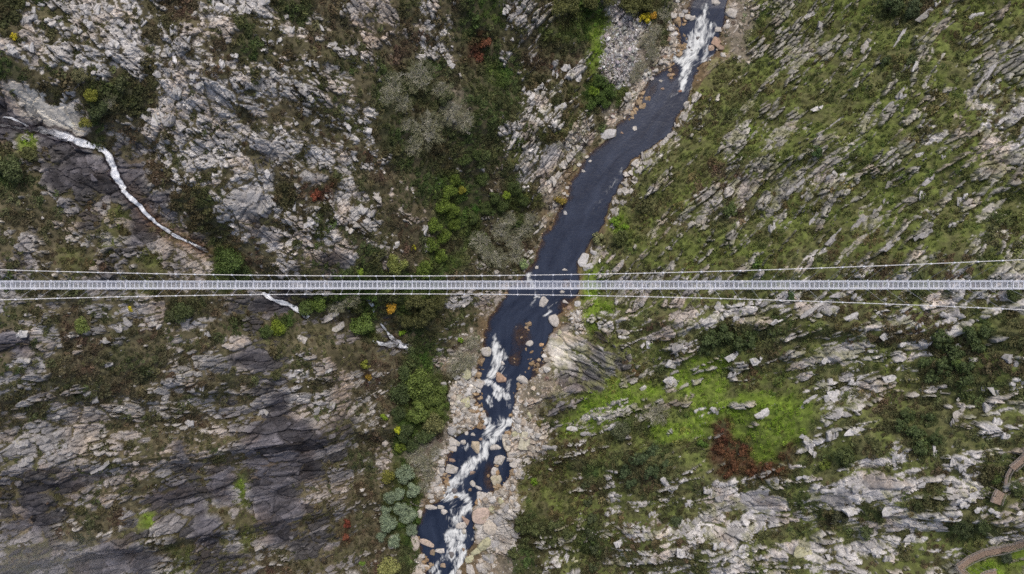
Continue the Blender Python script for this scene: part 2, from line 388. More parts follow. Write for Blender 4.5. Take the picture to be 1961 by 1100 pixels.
for si, (ang, st, bs) in enumerate(ORI):
    m = sec == si
    x = (X[m] + warpx[m]); y = (Y[m] + warpy[m])
    c, s = math.cos(R(ang)), math.sin(R(ang))
    p = (c * x + s * y) / math.sqrt(st) / bs; q = (-s * x + c * y) * math.sqrt(st) / bs
    a1, b1, r1, ox1, oy1 = voronoi(p / 6.2, q / 6.2, 0)
    rt = R(68 if si == 0 else 17)
    p2 = math.cos(rt) * p + math.sin(rt) * q; q2 = (-math.sin(rt) * p + math.cos(rt) * q) * (1.5 if si == 0 else 1.0)
    a2, b2, r2, ox2, oy2 = voronoi(p2 / 2.5 + 7, q2 / 2.5, 3)
    a3, b3, r3, ox3, oy3 = voronoi(p / 1.2 + 3, q / 1.2 + 5, 6)
    n1 = fbm(p / 9.0, q / 5.0, 4, 2)
    n2 = fbm(p / 1.6 + 11, q / 1.6, 3, 5)
    rib = 1 - np.abs(2 * fbm(p / 11.0 + 5, q / 4.2, 3, 8) - 1)
    rib = sstep(0.72, 1.0, rib) * (0.2 if si in (0, 1) else 1.0)
    stk = fbm(p / 4.5, q / 1.7, 4, 6, .55)
    crack2 = sstep(0.02, 0.22, b2 - a2); crack1 = sstep(0.0, 0.16, b1 - a1); crack3 = sstep(0.0, 0.25, b3 - a3)
    h1 = (r1[0] - 0.45) * 1.9 + 1.5 * ((r1[1] - .5) * ox1 + (r1[2] - .5) * oy1)
    h2 = (r2[0] - 0.5) * 1.25 + 1.7 * ((r2[1] - .5) * ox2 + (r2[2] - .5) * oy2)
    h3 = (r3[0] - 0.5) * 0.5 + 0.75 * ((r3[1] - .5) * ox3 + (r3[2] - .5) * oy3)
    sm = F['smo'][m]
    blocky = 1.5 * h1 + 1.05 * h2 + 0.7 * h3 + 1.4 * rib - 1.3 * (1 - crack1) - 0.9 * (1 - crack2) - 0.3 * (1 - crack3)
    slabby = 1.2 * h1 + 0.8 * (stk - 0.5) + 0.4 * h2 * n1 * 2 - 1.0 * (1 - crack1) * (r1[2] > .3) - 0.5 * (1 - crack2) * (r2[2] > .7) + 0.2 * h3 * n1
    HR[m] = blocky * (1 - sm) + slabby * sm + 0.5 * (n1 - 0.5)
    lowf = fbm(x / 26.0 + 3, y / 26.0, 2, 9) - 0.5
    score = F['rock'][m] + (0.40 if si == 0 else 0.24) * (r2[3] - 0.5) + (0.28 if si < 2 else 0.12) * (r3[3] - 0.5) + 0.14 * (r1[3] - .5) + (0.95 if si == 0 else 1.3) * (n1 - 0.5) + (0.75 if si in (2, 3) else 0.25) * lowf + 0.30 * (n2 - 0.5) + 0.42 * (rib - 0.30) * (si in (2, 3)) + 0.08 * h1 + 0.10 * h2 * (1 - sm) - 0.45 * (1 - crack1) * (1 - .6 * sm) - 0.30 * (1 - crack2) * (1 - sm) - 0.10 * (1 - crack3) * (1 - sm)
    RM[m] = sstep(0.44, 0.50, score)
    VAR[m] = (0.40 * (r2[4] - 0.5) + 0.26 * (r3[4] - 0.5) + 0.3 * (r1[4] - 0.5)) * (1 - sm) + sm * (1.15 * (r1[4] - .42) + 0.5 * (r2[4] - .5))
    if si == 4:
        BAND[m] = sstep(0.47, 0.56, fbm(p / 9.0 + 2, q / 1.5, 3, 1)) * sstep(1062, 1100, PU[m])
        HR[m] -= 0.45 * BAND[m]
    VAR[m] *= 1 - 0.7 * F['isL'][m]; HR[m] *= 1 - 0.5 * F['isL'][m]
    STK[m] = stk
    CELL[m] = r1[4] * .7 + r2[4] * .3
    FINE[m] = n2
dry = sstep(-0.5, 1.5, SMAX)
RM = RM * (0.25 + 0.75 * dry)
hscale = sstep(-1, 9, SMAX) * 0.85 + 0.15
VEGH = 0.55 * (fbm(X / 2.3, Y / 2.3, 3, 3) - 0.3) * (0.3 + F['shr'])
Z = ZB + hscale * (RM * (0.45 + 0.95 * HR) + (1 - RM) * VEGH * dry)
# smoother ground under the waterfall bed
# colours: what the stone and the plants are, not how they are lit
rc = np.stack([F['rc0'], F['rc1'], F['rc2']], -1)
lich = sstep(0.50, 0.70, fbm(X / 3.1 + 70, Y / 3.1, 4, 7))
tanm = sstep(0.52, 0.75, fbm(X / 7.5 + 20, Y / 7.5 + 4, 3, 9))
var = np.clip(1 + 0.95 * VAR, 0.4, 1.6)[..., None]
kf = (F['smo'] > 0.3) * 1.0
strk = np.clip(1 + (0.3 + 0.55 * F['isK']) * (STK - 0.5) * 2 * (0.3 + F['smo']), 0.5, 1.9)[..., None]
rcol = rc * var * strk * (0.86 + 0.28 * FINE[..., None])
rcol = rcol * (1 - 0.22 * tanm[..., None] * np.array([0.0, 0.38, 0.75]))
rcol = rcol * (1 - 0.60 * BAND[..., None] * np.array([.95, .92, 1.0])) * np.where(sec == 1, 0.84, 1.0)[..., None] * np.where((sec == 0)[..., None], np.array([.91, .905, .89]), 1.0)
jnt = np.where(CELL < 0.50, 0.60, 1.45)[..., None]
kk = np.clip(F['isk'] * 1.0 + F['isK'] * 0.25, 0, 1)[..., None]
rcol = rcol * (1 - kk + kk * jnt)
greenlich = (lich * sstep(985, 1100, PU))[..., None]
rcol = rcol * (1 - 0.6 * greenlich) + 0.6 * greenlich * np.array([0.23, 0.235, 0.105])
vm = sstep(0.3, 0.7, fbm(X / 5 + 3, Y / 5, 4, 6))[..., None]
ca = np.stack([F['ca%d' % j] for j in range(3)], -1); cb = np.stack([F['cb%d' % j] for j in range(3)], -1)
east = (0.6 * sstep(990, 1100, PU) * (SR > 3) * (1 - F['isE']) * (1 - F['isB']) * (1 - F['isG']) * (1 - F['isR']))[..., None]   # the right slope is moist and mossy
ca = ca * (1 - east) + east * np.array([.136, .174, .040]); cb = cb * (1 - east) + east * np.array([.120, .132, .046])
vcol = (ca * vm + cb * (1 - vm)) * (0.55 + 0.9 * fbm(X / 0.9, Y / 0.9, 2, 1))[..., None]
COLR = rcol * RM[..., None] + vcol * (1 - RM[..., None])
# wet brown stone along the stream
stream_px = np.array([(0,236),(60,250),(135,264),(195,284),(214,305),(226,340),(262,395),(300,430),(350,460),(400,482)], float)
sxw, syw, _ = W(stream_px[:, 0], stream_px[:, 1])
ds = polydist(X, Y, sxw, syw)
wet = (0.8 * np.exp(-(ds / 2.6) ** 2) * sstep(225, 300, PU))[..., None] * (0.4 + 0.6 * RM[..., None])
COLR = COLR * (1 - wet) + wet * np.array([0.155, 0.085, 0.04]) * (0.5 + FINE[..., None])
bedm = (1 - sstep(-1.0, 0.6, SMAX))[..., None]
peb = voronoi(X / 0.8, Y / 0.8, 2)[2][2][..., None]
COLR = COLR * (1 - bedm) + bedm * np.array([0.20, 0.142, 0.075]) * (0.45 + 1.1 * peb)
COLR = np.clip(COLR, 0.01, 0.75)
# amber shallows: the bed comes up close to the surface
SHAL = [(1000,645,26,34,10,0.28),(1085,585,20,24,0,0.2),(1030,710,18,30,0,0.22),(1312,30,14,22,0,0.15),(985,690,16,16,0,0.25),(1290,140,12,24,20,0.3),(900,770,18,40,0,0.2),(925,800,16,22,0,.2),
        (940,915,22,40,0,.25),(855,880,8,20,0,.3),(1250,175,10,24,30,.5),(1010,545,12,12,0,.25),(1085,545,14,14,0,.15)]
PUw, PVw = w2px(X, Y, zwater(Y))
for u, v, a, b, ang, dep in SHAL:
    t = R(ang); dx = PUw - u; dy = PVw - v
    e = ((dx * math.cos(t) + dy * math.sin(t)) / a) ** 2 + ((-dx * math.sin(t) + dy * math.cos(t)) / b) ** 2
    e = e * (0.35 + 1.3 * fbm(X / 3.0 + 2, Y / 3.0, 3, 6))
    w_ = np.exp(-e ** 2) * (SMAX < 0)
    tgt = zwater(Y) - dep + 0.35 * (fbm(X / 1.2, Y / 1.2, 3, 2) - 0.5)
    Z = np.where(w_ > 0.02, np.maximum(Z, Z * (1 - w_) + tgt * w_), Z)
print('terrain', round(time.time() - T0, 1))

def gidx(x, y):
    i = np.clip(np.searchsorted(gx, x) - 1, 0, NX - 2); j = np.clip(np.searchsorted(gy, y) - 1, 0, NYG - 2)
    return i, j
def zt(x, y):
    x = np.asarray(x, float); y = np.asarray(y, float)
    i, j = gidx(x, y)
    fx = (x - gx[i]) / (gx[i+1] - gx[i]); fy = (y - gy[j]) / (gy[j+1] - gy[j])
    return (Z[j, i] * (1-fx) + Z[j, i+1] * fx) * (1-fy) + (Z[j+1, i] * (1-fx) + Z[j+1, i+1] * fx) * fy
def fld(A, x, y):
    i, j = gidx(np.asarray(x, float), np.asarray(y, float))
    return A[j, i]

# ------------------------------------------------------------------ materials
def new_mat(name):
    m = bpy.data.materials.new(name); m.use_nodes = True
    nt = m.node_tree
    b = nt.nodes['Principled BSDF']
    return m, nt, b
def N(nt, t, **kw):
    n = nt.nodes.new(t)
    for k, v in kw.items():
        if k in ('inputs',):
            for a, b in v.items(): n.inputs[a].default_value = b
        else: setattr(n, k, v)
    return n
def L(nt, a, b): nt.links.new(a, b)
def mulcol(nt, a, b, fac=1.0):
    mx = N(nt, 'ShaderNodeMix', data_type='RGBA', blend_type='MULTIPLY')
    mx.inputs[0].default_value = fac
    L(nt, a, mx.inputs[6]); L(nt, b, mx.inputs[7])
    return mx.outputs[2]
def ramp(nt, src, stops):
    r = N(nt, 'ShaderNodeValToRGB')
    el = r.color_ramp.elements
    while len(el) < len(stops): el.new(0.5)
    for e_, (p, c) in zip(el, stops):
        e_.position = p
        e_.color = (c, c, c, 1) if not isinstance(c, tuple) else (*c, 1)
    L(nt, src, r.inputs[0])
    return r.outputs[0]

def ground_mat():
    m, nt, b = new_mat('hillside_ground')
    at = N(nt, 'ShaderNodeAttribute', attribute_name='col')
    geo = N(nt, 'ShaderNodeNewGeometry')
    n1 = N(nt, 'ShaderNodeTexNoise', inputs={'Scale': 0.9, 'Detail': 4.0, 'Roughness': 0.6})
    L(nt, geo.outputs['Position'], n1.inputs['Vector'])
    c = mulcol(nt, at.outputs['Color'], ramp(nt, n1.outputs[0], [(0.28, 0.72), (0.5, 1.0), (0.72, 1.28)]))
    L(nt, c, b.inputs['Base Color'])
    b.inputs['Roughness'].default_value = 0.92
    b.inputs['Specular IOR Level'].default_value = 0.25
    v = N(nt, 'ShaderNodeTexVoronoi', inputs={'Scale': 1.6}); L(nt, geo.outputs['Position'], v.inputs['Vector'])
    add = N(nt, 'ShaderNodeMath', operation='ADD'); L(nt, v.outputs['Distance'], add.inputs[0]); L(nt, n1.outputs[0], add.inputs[1])
    bp = N(nt, 'ShaderNodeBump', inputs={'Strength': 0.3, 'Distance': 0.2})
    L(nt, add.outputs[0], bp.inputs['Height']); L(nt, bp.outputs[0], b.inputs['Normal'])
    return m
M_GROUND = ground_mat()

def rock_mat(name, tint=(1, 1, 1)):
    m, nt, b = new_mat(name)
    oi = N(nt, 'ShaderNodeObjectInfo')
    geo = N(nt, 'ShaderNodeNewGeometry')
    n1 = N(nt, 'ShaderNodeTexNoise', inputs={'Scale': 1.1, 'Detail': 7.0, 'Roughness': 0.68}); L(nt, geo.outputs['Position'], n1.inputs['Vector'])
    n2 = N(nt, 'ShaderNodeTexNoise', inputs={'Scale': 0.5, 'Detail': 3.0}); L(nt, geo.outputs['Position'], n2.inputs['Vector'])
    c = mulcol(nt, oi.outputs['Color'], ramp(nt, n1.outputs[0], [(0.3, 0.5), (0.5, 1.0), (0.7, 1.3)]))
    mx = N(nt, 'ShaderNodeMix', data_type='RGBA'); L(nt, c, mx.inputs[6]); mx.inputs[7].default_value = (0.25, 0.235, 0.12, 1)
    L(nt, ramp(nt, n2.outputs[0], [(0.56, 0.0), (0.72, 0.55)]), mx.inputs[0])
    L(nt, mx.outputs[2], b.inputs['Base Color'])
    b.inputs['Roughness'].default_value = 0.88
    b.inputs['Specular IOR Level'].default_value = 0.3
    bp = N(nt, 'ShaderNodeBump', inputs={'Strength': 0.7, 'Distance': 0.25}); L(nt, n1.outputs[0], bp.inputs['Height']); L(nt, bp.outputs[0], b.inputs['Normal'])
    return m
M_ROCK = rock_mat('granite_rock')

def inst_mat(name, rough=0.85, trans=0.0, spread=(0.6, 1.35)):
    """colour from the point the piece was scattered on"""
    m, nt, b = new_mat(name)
    at = N(nt, 'ShaderNodeAttribute', attribute_name='tint', attribute_type='INSTANCER')
    geo = N(nt, 'ShaderNodeNewGeometry')
    n1 = N(nt, 'ShaderNodeTexNoise', inputs={'Scale': 1.7, 'Detail': 3.0}); L(nt, geo.outputs['Position'], n1.inputs['Vector'])
    c = mulcol(nt, at.outputs['Color'], ramp(nt, n1.outputs[0], [(0.3, spread[0]), (0.7, spread[1])]))
    L(nt, c, b.inputs['Base Color'])
    b.inputs['Roughness'].default_value = rough
    b.inputs['Specular IOR Level'].default_value = 0.2
    return m
M_SHRUB = inst_mat('heath_leaves')
M_STONE = inst_mat('loose_stone', 0.8)

def leaf_mat(name):
    m, nt, b = new_mat(name)
    oi = N(nt, 'ShaderNodeObjectInfo')
    geo = N(nt, 'ShaderNodeNewGeometry')
    n1 = N(nt, 'ShaderNodeTexNoise', inputs={'Scale': 0.9, 'Detail': 4.0}); L(nt, geo.outputs['Position'], n1.inputs['Vector'])
    wnz = N(nt, 'ShaderNodeTexWhiteNoise', noise_dimensions='1D'); L(nt, geo.outputs['Random Per Island'], wnz.inputs['W'])
    c = mulcol(nt, oi.outputs['Color'], ramp(nt, n1.outputs[0], [(0.3, (0.62, 0.66, 0.6)), (0.7, (1.4, 1.32, 1.2))]))
    c = mulcol(nt, c, ramp(nt, wnz.outputs[0], [(0.0, 0.6), (1.0, 1.4)]))
    L(nt, c, b.inputs['Base Color'])
    b.inputs['Roughness'].default_value = 0.7
    b.inputs['Specular IOR Level'].default_value = 0.25
    return m
M_LEAF = leaf_mat('tree_leaves')
def plain(name, col, rough=0.8, noise=None, metal=0.0, scale=2.0):
    m, nt, b = new_mat(name)
    b.inputs['Roughness'].default_value = rough
    b.inputs['Metallic'].default_value = metal
    geo = N(nt, 'ShaderNodeNewGeometry')
    n1 = N(nt, 'ShaderNodeTexNoise', inputs={'Scale': scale, 'Detail': 5.0}); L(nt, geo.outputs['Position'], n1.inputs['Vector'])
    k = noise or 0.2
    rr = ramp(nt, n1.outputs[0], [(0.3, tuple(max(0.0, c * (1 - k)) for c in col)), (0.7, tuple(c * (1 + k) for c in col))])
    L(nt, rr, b.inputs['Base Color'])
    return m
M_BARK = plain('bark', (0.16, 0.13, 0.10), 0.9, 0.35)
M_TWIG = plain('bare_twigs', (0.22, 0.225, 0.135), 0.9, 0.35, scale=0.5)
M_LIMB = plain('pale_limbs', (0.40, 0.39, 0.32), 0.9, 0.25, scale=0.5)
M_STEEL = plain('galvanised_steel', (0.64, 0.67, 0.73), 0.5, 0.06)  # even blue tint, here and in the grating, stands for reflected sky
M_GRATE = plain('zinc_grating', (0.66, 0.70, 0.78), 0.5, 0.06)
M_CABLE = plain('white_cable', (0.66, 0.66, 0.65), 0.5, 0.05)
M_PLANK = plain('weathered_plank', (0.25, 0.185, 0.14), 0.85, 0.45, scale=3.0)
M_RAIL = plain('grey_timber_rail', (0.27, 0.25, 0.225), 0.85, 0.3, scale=3.0)

def water_mat():
    m, nt, b = new_mat('river_water')
    geo = N(nt, 'ShaderNodeNewGeometry')
    dep = N(nt, 'ShaderNodeAttribute', attribute_name='depth')
    foam = N(nt, 'ShaderNodeAttribute', attribute_name='foam')
    b.inputs['Base Color'].default_value = (0.016, 0.024, 0.050, 1)
    b.inputs['Roughness'].default_value = 0.22
    b.inputs['IOR'].default_value = 1.33
    nz = N(nt, 'ShaderNodeTexNoise', inputs={'Scale': 0.9, 'Detail': 5.0, 'Roughness': 0.65}); L(nt, geo.outputs['Position'], nz.inputs['Vector'])
    bp = N(nt, 'ShaderNodeBump', inputs={'Strength': 0.5, 'Distance': 0.15}); L(nt, nz.outputs[0], bp.inputs['Height']); L(nt, bp.outputs[0], b.inputs['Normal'])
    tr = N(nt, 'ShaderNodeBsdfTransparent'); tr.inputs[0].default_value = (0.80, 0.70, 0.54, 1)
    mr = N(nt, 'ShaderNodeMapRange', inputs={1: 0.0, 2: 0.95, 3: 0.25, 4: 0.985}); L(nt, dep.outputs['Fac'], mr.inputs[0])
    mix = N(nt, 'ShaderNodeMixShader'); L(nt, mr.outputs[0], mix.inputs[0]); L(nt, tr.outputs[0], mix.inputs[1]); L(nt, b.outputs[0], mix.inputs[2])
    # broken white water
    flw = N(nt, 'ShaderNodeAttribute', attribute_name='along')
    fn = N(nt, 'ShaderNodeTexNoise', inputs={'Scale': 0.62, 'Detail': 5.0, 'Roughness': 0.58, 'Distortion': 0.9}); L(nt, flw.outputs['Vector'], fn.inputs['Vector'])
    vn = N(nt, 'ShaderNodeTexNoise', inputs={'Scale': 0.16, 'Detail': 4.0, 'Roughness': 0.6, 'Distortion': 0.6}); L(nt, flw.outputs['Vector'], vn.inputs['Vector'])
    L(nt, ramp(nt, vn.outputs[0], [(0.32, (0.011, 0.018, 0.038)), (0.7, (0.029, 0.041, 0.072))]), b.inputs['Base Color'])  # uneven sky reflection painted into the water colour as flow-stretched tones
    ab = N(nt, 'ShaderNodeMath', operation='SUBTRACT'); fs = N(nt, 'ShaderNodeMath', operation='MULTIPLY'); fs.inputs[1].default_value = 0.95; L(nt, foam.outputs['Fac'], fs.inputs[0]); L(nt, fs.outputs[0], ab.inputs[0])
    rr = ramp(nt, fn.outputs[0], [(0.30, 0.0), (0.70, 1.0)]); L(nt, rr, ab.inputs[1])
    fm = N(nt, 'ShaderNodeMapRange', interpolation_type='SMOOTHSTEP', inputs={1: -0.20, 2: 0.66, 3: 0.0, 4: 1.0}); L(nt, ab.outputs[0], fm.inputs[0])
    gt = N(nt, 'ShaderNodeMath', operation='MULTIPLY'); L(nt, fm.outputs[0], gt.inputs[0])
    g2 = N(nt, 'ShaderNodeMapRange', inputs={1: 0.03, 2: 0.2, 3: 0.0, 4: 1.0}); L(nt, foam.outputs['Fac'], g2.inputs[0]); L(nt, g2.outputs[0], gt.inputs[1])
    fb = N(nt, 'ShaderNodeBsdfDiffuse'); fb.inputs[0].default_value = (0.72, 0.75, 0.74, 1)
    bp2 = N(nt, 'ShaderNodeBump', inputs={'Strength': 0.5, 'Distance': 0.4}); L(nt, fn.outputs[0], bp2.inputs['Height']); L(nt, bp2.outputs[0], fb.inputs['Normal'])
    mix2 = N(nt, 'ShaderNodeMixShader'); L(nt, gt.outputs[0], mix2.inputs[0]); L(nt, mix.outputs[0], mix2.inputs[1]); L(nt, fb.outputs[0], mix2.inputs[2])
    L(nt, mix2.outputs[0], nt.nodes['Material Output'].inputs['Surface'])
    return m
M_WATER = water_mat()
def fall_mat():
    m, nt, b = new_mat('falling_water')
    geo = N(nt, 'ShaderNodeNewGeometry')
    foam = N(nt, 'ShaderNodeAttribute', attribute_name='foam')
    uvw = N(nt, 'ShaderNodeAttribute', attribute_name='along')
    fn = N(nt, 'ShaderNodeTexNoise', inputs={'Scale': 1.0, 'Detail': 6.0, 'Roughness': 0.7, 'Distortion': 0.5}); L(nt, uvw.outputs['Vector'], fn.inputs['Vector'])
    ab = N(nt, 'ShaderNodeMath', operation='SUBTRACT'); L(nt, foam.outputs['Fac'], ab.inputs[0]); L(nt, fn.outputs[0], ab.inputs[1])
    fm = N(nt, 'ShaderNodeMapRange', interpolation_type='SMOOTHSTEP', inputs={1: -0.25, 2: 0.38, 3: 0.0, 4: 1.0}); L(nt, ab.outputs[0], fm.inputs[0])
    b.inputs['Base Color'].default_value = (0.80, 0.83, 0.87, 1)
    b.inputs['Roughness'].default_value = 0.5
    bp2 = N(nt, 'ShaderNodeBump', inputs={'Strength': 0.8, 'Distance': 0.4}); L(nt, fn.outputs[0], bp2.inputs['Height']); L(nt, bp2.outputs[0], b.inputs['Normal'])
    gl = N(nt, 'ShaderNodeBsdfTransparent'); gl.inputs[0].default_value = (0.62, 0.60, 0.62, 1)
    mix = N(nt, 'ShaderNodeMixShader'); L(nt, fm.outputs[0], mix.inputs[0]); L(nt, gl.outputs[0], mix.inputs[1]); L(nt, b.outputs[0], mix.inputs[2])
    L(nt, mix.outputs[0], nt.nodes['Material Output'].inputs['Surface'])
    return m
M_FALL = fall_mat()

# ------------------------------------------------------------------ terrain meshes: two hillsides and the riverbed between them
vid = np.arange(NX * NYG).reshape(NYG, NX)
Q = np.stack([vid[:-1, :-1], vid[:-1, 1:], vid[1:, 1:], vid[1:, :-1]], -1)
cs = (SMAX[:-1, :-1] + SMAX[1:, 1:]) / 2; left = (SL > SR)[:-1, :-1]
allV = np.stack([X, Y, Z], -1).reshape(-1, 3)
allC = np.concatenate([COLR, np.ones(COLR.shape[:2] + (1,))], -1).reshape(-1, 4)
def ground_piece(name, mask):
    f = Q[mask]
    used = np.zeros(NX * NYG, bool); used[f.ravel()] = True
    remap = np.cumsum(used) - 1
    o = obj(name, mesh_np(name, allV[used], remap[f], M_GROUND, False, {'col': ('FLOAT_COLOR', allC[used])}))
    return tag(o, kind='structure')
HILL_L = ground_piece('hillside_left', (cs > 2.0) & left)
HILL_R = ground_piece('hillside_right', (cs > 2.0) & ~left)
BED = ground_piece('riverbed', cs <= 2.0)
tag(HILL_L, 'rocky left hillside of pale blocks, dark slabs and heath', None)
tag(HILL_R, 'green right hillside of grass and slanting rock ribs', None)
tag(BED, 'stony riverbed under and beside the water', None)

# ------------------------------------------------------------------ the river
FOAM = [([(1352,15),(1350,35),(1352,52)],7,.7),([(1342,40),(1348,60),(1338,78)],10,.9),([(1366,48),(1358,66)],8,.75),([(1340,66),(1330,92),(1322,108)],16,1.0),([(1345,80),(1352,98),(1350,118)],10,.75),
 ([(1300,98),(1318,92),(1335,88)],11,.8),([(1296,112),(1312,118),(1316,135)],10,1.0),([(1316,130),(1310,150),(1306,168)],7,1.0),([(1318,78),(1320,70)],5,.7),([(1365,108),(1360,128)],6,.5),([(1300,178),(1284,188)],3,.45),
 ([(1316,172),(1314,184)],3,.4),([(1336,140),(1330,160),(1318,200)],4,.3),([(1190,325),(1178,350),(1160,372)],4,.34),([(1160,372),(1140,400)],5,.25),([(1168,365),(1150,385)],3,.36),
 ([(1016,524),(1012,534),(1022,548)],5,.75),([(1028,562),(1024,575),(1016,586)],4,.7),([(1030,568),(1036,570)],3,.7),([(1050,588),(1052,598),(1044,604)],4,.7),([(1066,574),(1060,584)],3,.5),
 ([(943,640),(950,655)],4,.6),([(948,662),(955,680),(950,700),(942,718)],9,.95),([(962,676),(968,682)],7,.8),([(958,700),(962,716)],6,.7),([(932,732),(946,738),(960,752),(970,762)],6,1.0),
 ([(946,752),(958,762)],5,.9),([(936,762),(940,778)],5,.85),([(968,760),(980,782),(985,795)],7,.35),([(976,730),(972,748)],5,.6),([(930,806),(938,816),(934,832)],9,.85),([(958,806),(972,810),(982,808)],8,.95),
 ([(965,812),(955,832),(942,846)],9,.95),([(898,852),(890,860)],4,.8),([(925,838),(926,852)],3,.8),([(932,852),(922,872),(904,888),(886,906)],10,1.0),([(884,908),(868,926),(860,940)],8,.9),
 ([(884,914),(886,940)],5,.6),([(850,944),(852,956)],6,.8),([(854,955),(872,948),(892,952)],8,1.0),([(896,958),(898,975)],8,.9),([(868,962),(866,980)],7,.5),([(890,976),(878,992),(868,1004)],9,.9),
 ([(860,992),(866,1010)],6,.6),([(860,1022),(875,1020),(886,1030)],9,1.0),([(862,1034),(868,1050),(864,1064)],10,.95),([(882,1042),(884,1060),(878,1082),(868,1100)],8,.95),([(850,1064),(838,1078),(828,1092)],7,.7),
 ([(908,1020),(906,1034)],4,.55),([(896,1056),(888,1072)],5,.6),([(880,880),(880,882)],2,.9),([(852,940),(846,948)],3,.7),([(842,1098),(826,1108)],6,.9),([(838,838),(832,846)],3,.4),([(996,722),(992,732)],5,.5),
 ([(852,735),(862,740)],3,.7),([(846,785),(856,790)],3,.6)]
wy = np.concatenate([np.linspace(-278, -152, 60), np.arange(-150, 150, 0.42), np.linspace(152, 278, 60)]); tt = np.linspace(-0.14, 1.14, 100)
wl = np.interp(wy, BY, BL); wr = np.interp(wy, BY, BR)
WX = wl[:, None] + (wr - wl)[:, None] * tt[None]; WYY = np.repeat(wy[:, None], len(tt), 1)
WZ = zwater(WYY)
pu, pv = w2px(WX, WYY, WZ)
pu2 = pu + 5 * (fbm(WX / 2.0, WYY / 2.0, 3, 2) - .5) * 2; pv2 = pv + 5 * (fbm(WX / 2.0 + 7, WYY / 2.0, 3, 5) - .5) * 2
fo = np.zeros(WX.shape)
for pl, hw, st in FOAM:
    a = np.array(pl, float)
    d = polydist(pu2, pv2, a[:, 0], a[:, 1])
    fo = np.maximum(fo, st * np.clip(1.15 - (d / (hw * 1.35)) ** 1.5, 0, 1))
WZ = WZ + 0.07 * (fbm(WX / 1.5, WYY / 3.0, 3, 4) - .5) + fo * 0.5 * (fbm(WX / 1.1, WYY / 1.5, 3, 6) - 0.42)
dp = np.clip(zwater(WYY) - zt(WX, WYY), 0, 3)
mid = (wl + wr) / 2; arc = np.r_[0, np.cumsum(np.hypot(np.diff(mid), np.diff(wy)))]
flow = np.stack([np.repeat(arc[:, None], len(tt), 1) * 0.34 + 0.5 * (fbm(WX / 4, WYY / 4, 2, 3) - .5), (WX - mid[:, None]) * 1.05 + 1.6 * (fbm(WX / 5, WYY / 5, 3, 4) - .5), WX * 0], -1)
n, k = WX.shape
vi = np.arange(n * k).reshape(n, k)
RIVER = obj('river', mesh_np('river', np.stack([WX, WYY, WZ], -1).reshape(-1, 3), np.stack([vi[:-1, :-1], vi[:-1, 1:], vi[1:, 1:], vi[1:, :-1]], -1).reshape(-1, 4), M_WATER, True,
        {'foam': ('FLOAT', fo.ravel()), 'depth': ('FLOAT', dp.ravel()), 'along': ('FLOAT_VECTOR', flow.reshape(-1, 3))}))
tag(RIVER, 'dark blue mountain river with white rapids running through the gorge', kind='structure')

# ------------------------------------------------------------------ waterfalls on the left slope
def waterfall(pl, label, base=0.55):
    a = np.array(pl, float)
    x, y, z = W(a[:, 0], a[:, 1])
    d = np.r_[0, np.cumsum(np.hypot(np.diff(x), np.diff(y)))]
    t = np.arange(0, d[-1], 0.35)
    cx = np.interp(t, d, x) + 0.5 * (fbm(t / 3.0, t * 0 + 3, 3, 1) - .5); cy = np.interp(t, d, y) + 0.5 * (fbm(t / 3.0, t * 0 + 9, 3, 2) - .5)
    hw = np.interp(t, d, a[:, 2]) * (CAM_H - np.interp(t, d, z)) / FPX * (0.35 + 1.1 * fbm(t / 2.5, t * 0, 3, 3))
    st = np.interp(t, d, a[:, 3])
    ker = np.ones(7) / 7
    cx = np.convolve(np.pad(cx, 3, mode='edge'), ker, 'valid'); cy = np.convolve(np.pad(cy, 3, mode='edge'), ker, 'valid')
    tx = np.gradient(cx); ty = np.gradient(cy); ln = np.hypot(tx, ty) + 1e-9
    nx, ny = -ty / ln, tx / ln
    s = np.linspace(-1.5, 1.5, 19)
    PX = cx[:, None] + nx[:, None] * s[None] * hw[:, None]; PY = cy[:, None] + ny[:, None] * s[None] * hw[:, None]
    PZ = zt(PX, PY)
    PZ = np.maximum(PZ, np.median(PZ, axis=1)[:, None] - 0.3) + 0.22 + 0.25 * (fbm(PX / .8, PY / .8, 2, 4) - .3)
    fm = (st * (0.62 + 0.5 * fbm(t / 3.5 + 4, t * 0 + 2, 3, 6)))[:, None] * np.clip(1.25 - np.abs(s[None]) ** 2.0 * 0.95, 0, 1)
    al = np.stack([np.repeat(t[:, None] * 0.35, 19, 1), s[None] * hw[:, None] * 2.4, np.zeros_like(PX)], -1)
    q = np.arange(PX.size).reshape(PX.shape)
    o = obj('waterfall', mesh_np('waterfall', np.stack([PX, PY, PZ], -1).reshape(-1, 3), np.stack([q[:-1, :-1], q[:-1, 1:], q[1:, 1:], q[1:, :-1]], -1).reshape(-1, 4), M_FALL, True,
            {'foam': ('FLOAT', fm.ravel()), 'along': ('FLOAT_VECTOR', al.reshape(-1, 3))}))
    return tag(o, label, kind='structure')
waterfall([(-10,240,4,.35),(20,244,5,.4),(50,250,6,.35),(75,248,9,.5),(105,255,10,.6),(135,264,9,.75),(150,272,7,1.0),(172,279,8,1.1),(196,284,8,1.1),(210,298,6,1.1),(219,320,6,1.1),(228,346,7,1.0),(243,368,5.5,1.0),
   (262,388,4,1.05),(283,412,3.5,1.05),(304,431,3.4,1.05),(330,447,3.6,1.05),(352,459,3.6,1.0),(372,468,4.5,.75),(388,476,6,.6),(402,484,4,.4)], 'long white waterfall curving down the dark rock at upper left')
waterfall([(8,228,2,.5),(22,226,3,.8),(32,232,3,.9),(44,236,3,.6),(58,246,4,.5)], 'thin broken strand of water at the left edge above the long waterfall')
waterfall([(92,262,3,.5),(112,268,4,.6),(130,272,3,.7),(142,270,3,.9),(152,273,3,.9)], 'thin side strand joining the top of the long waterfall')
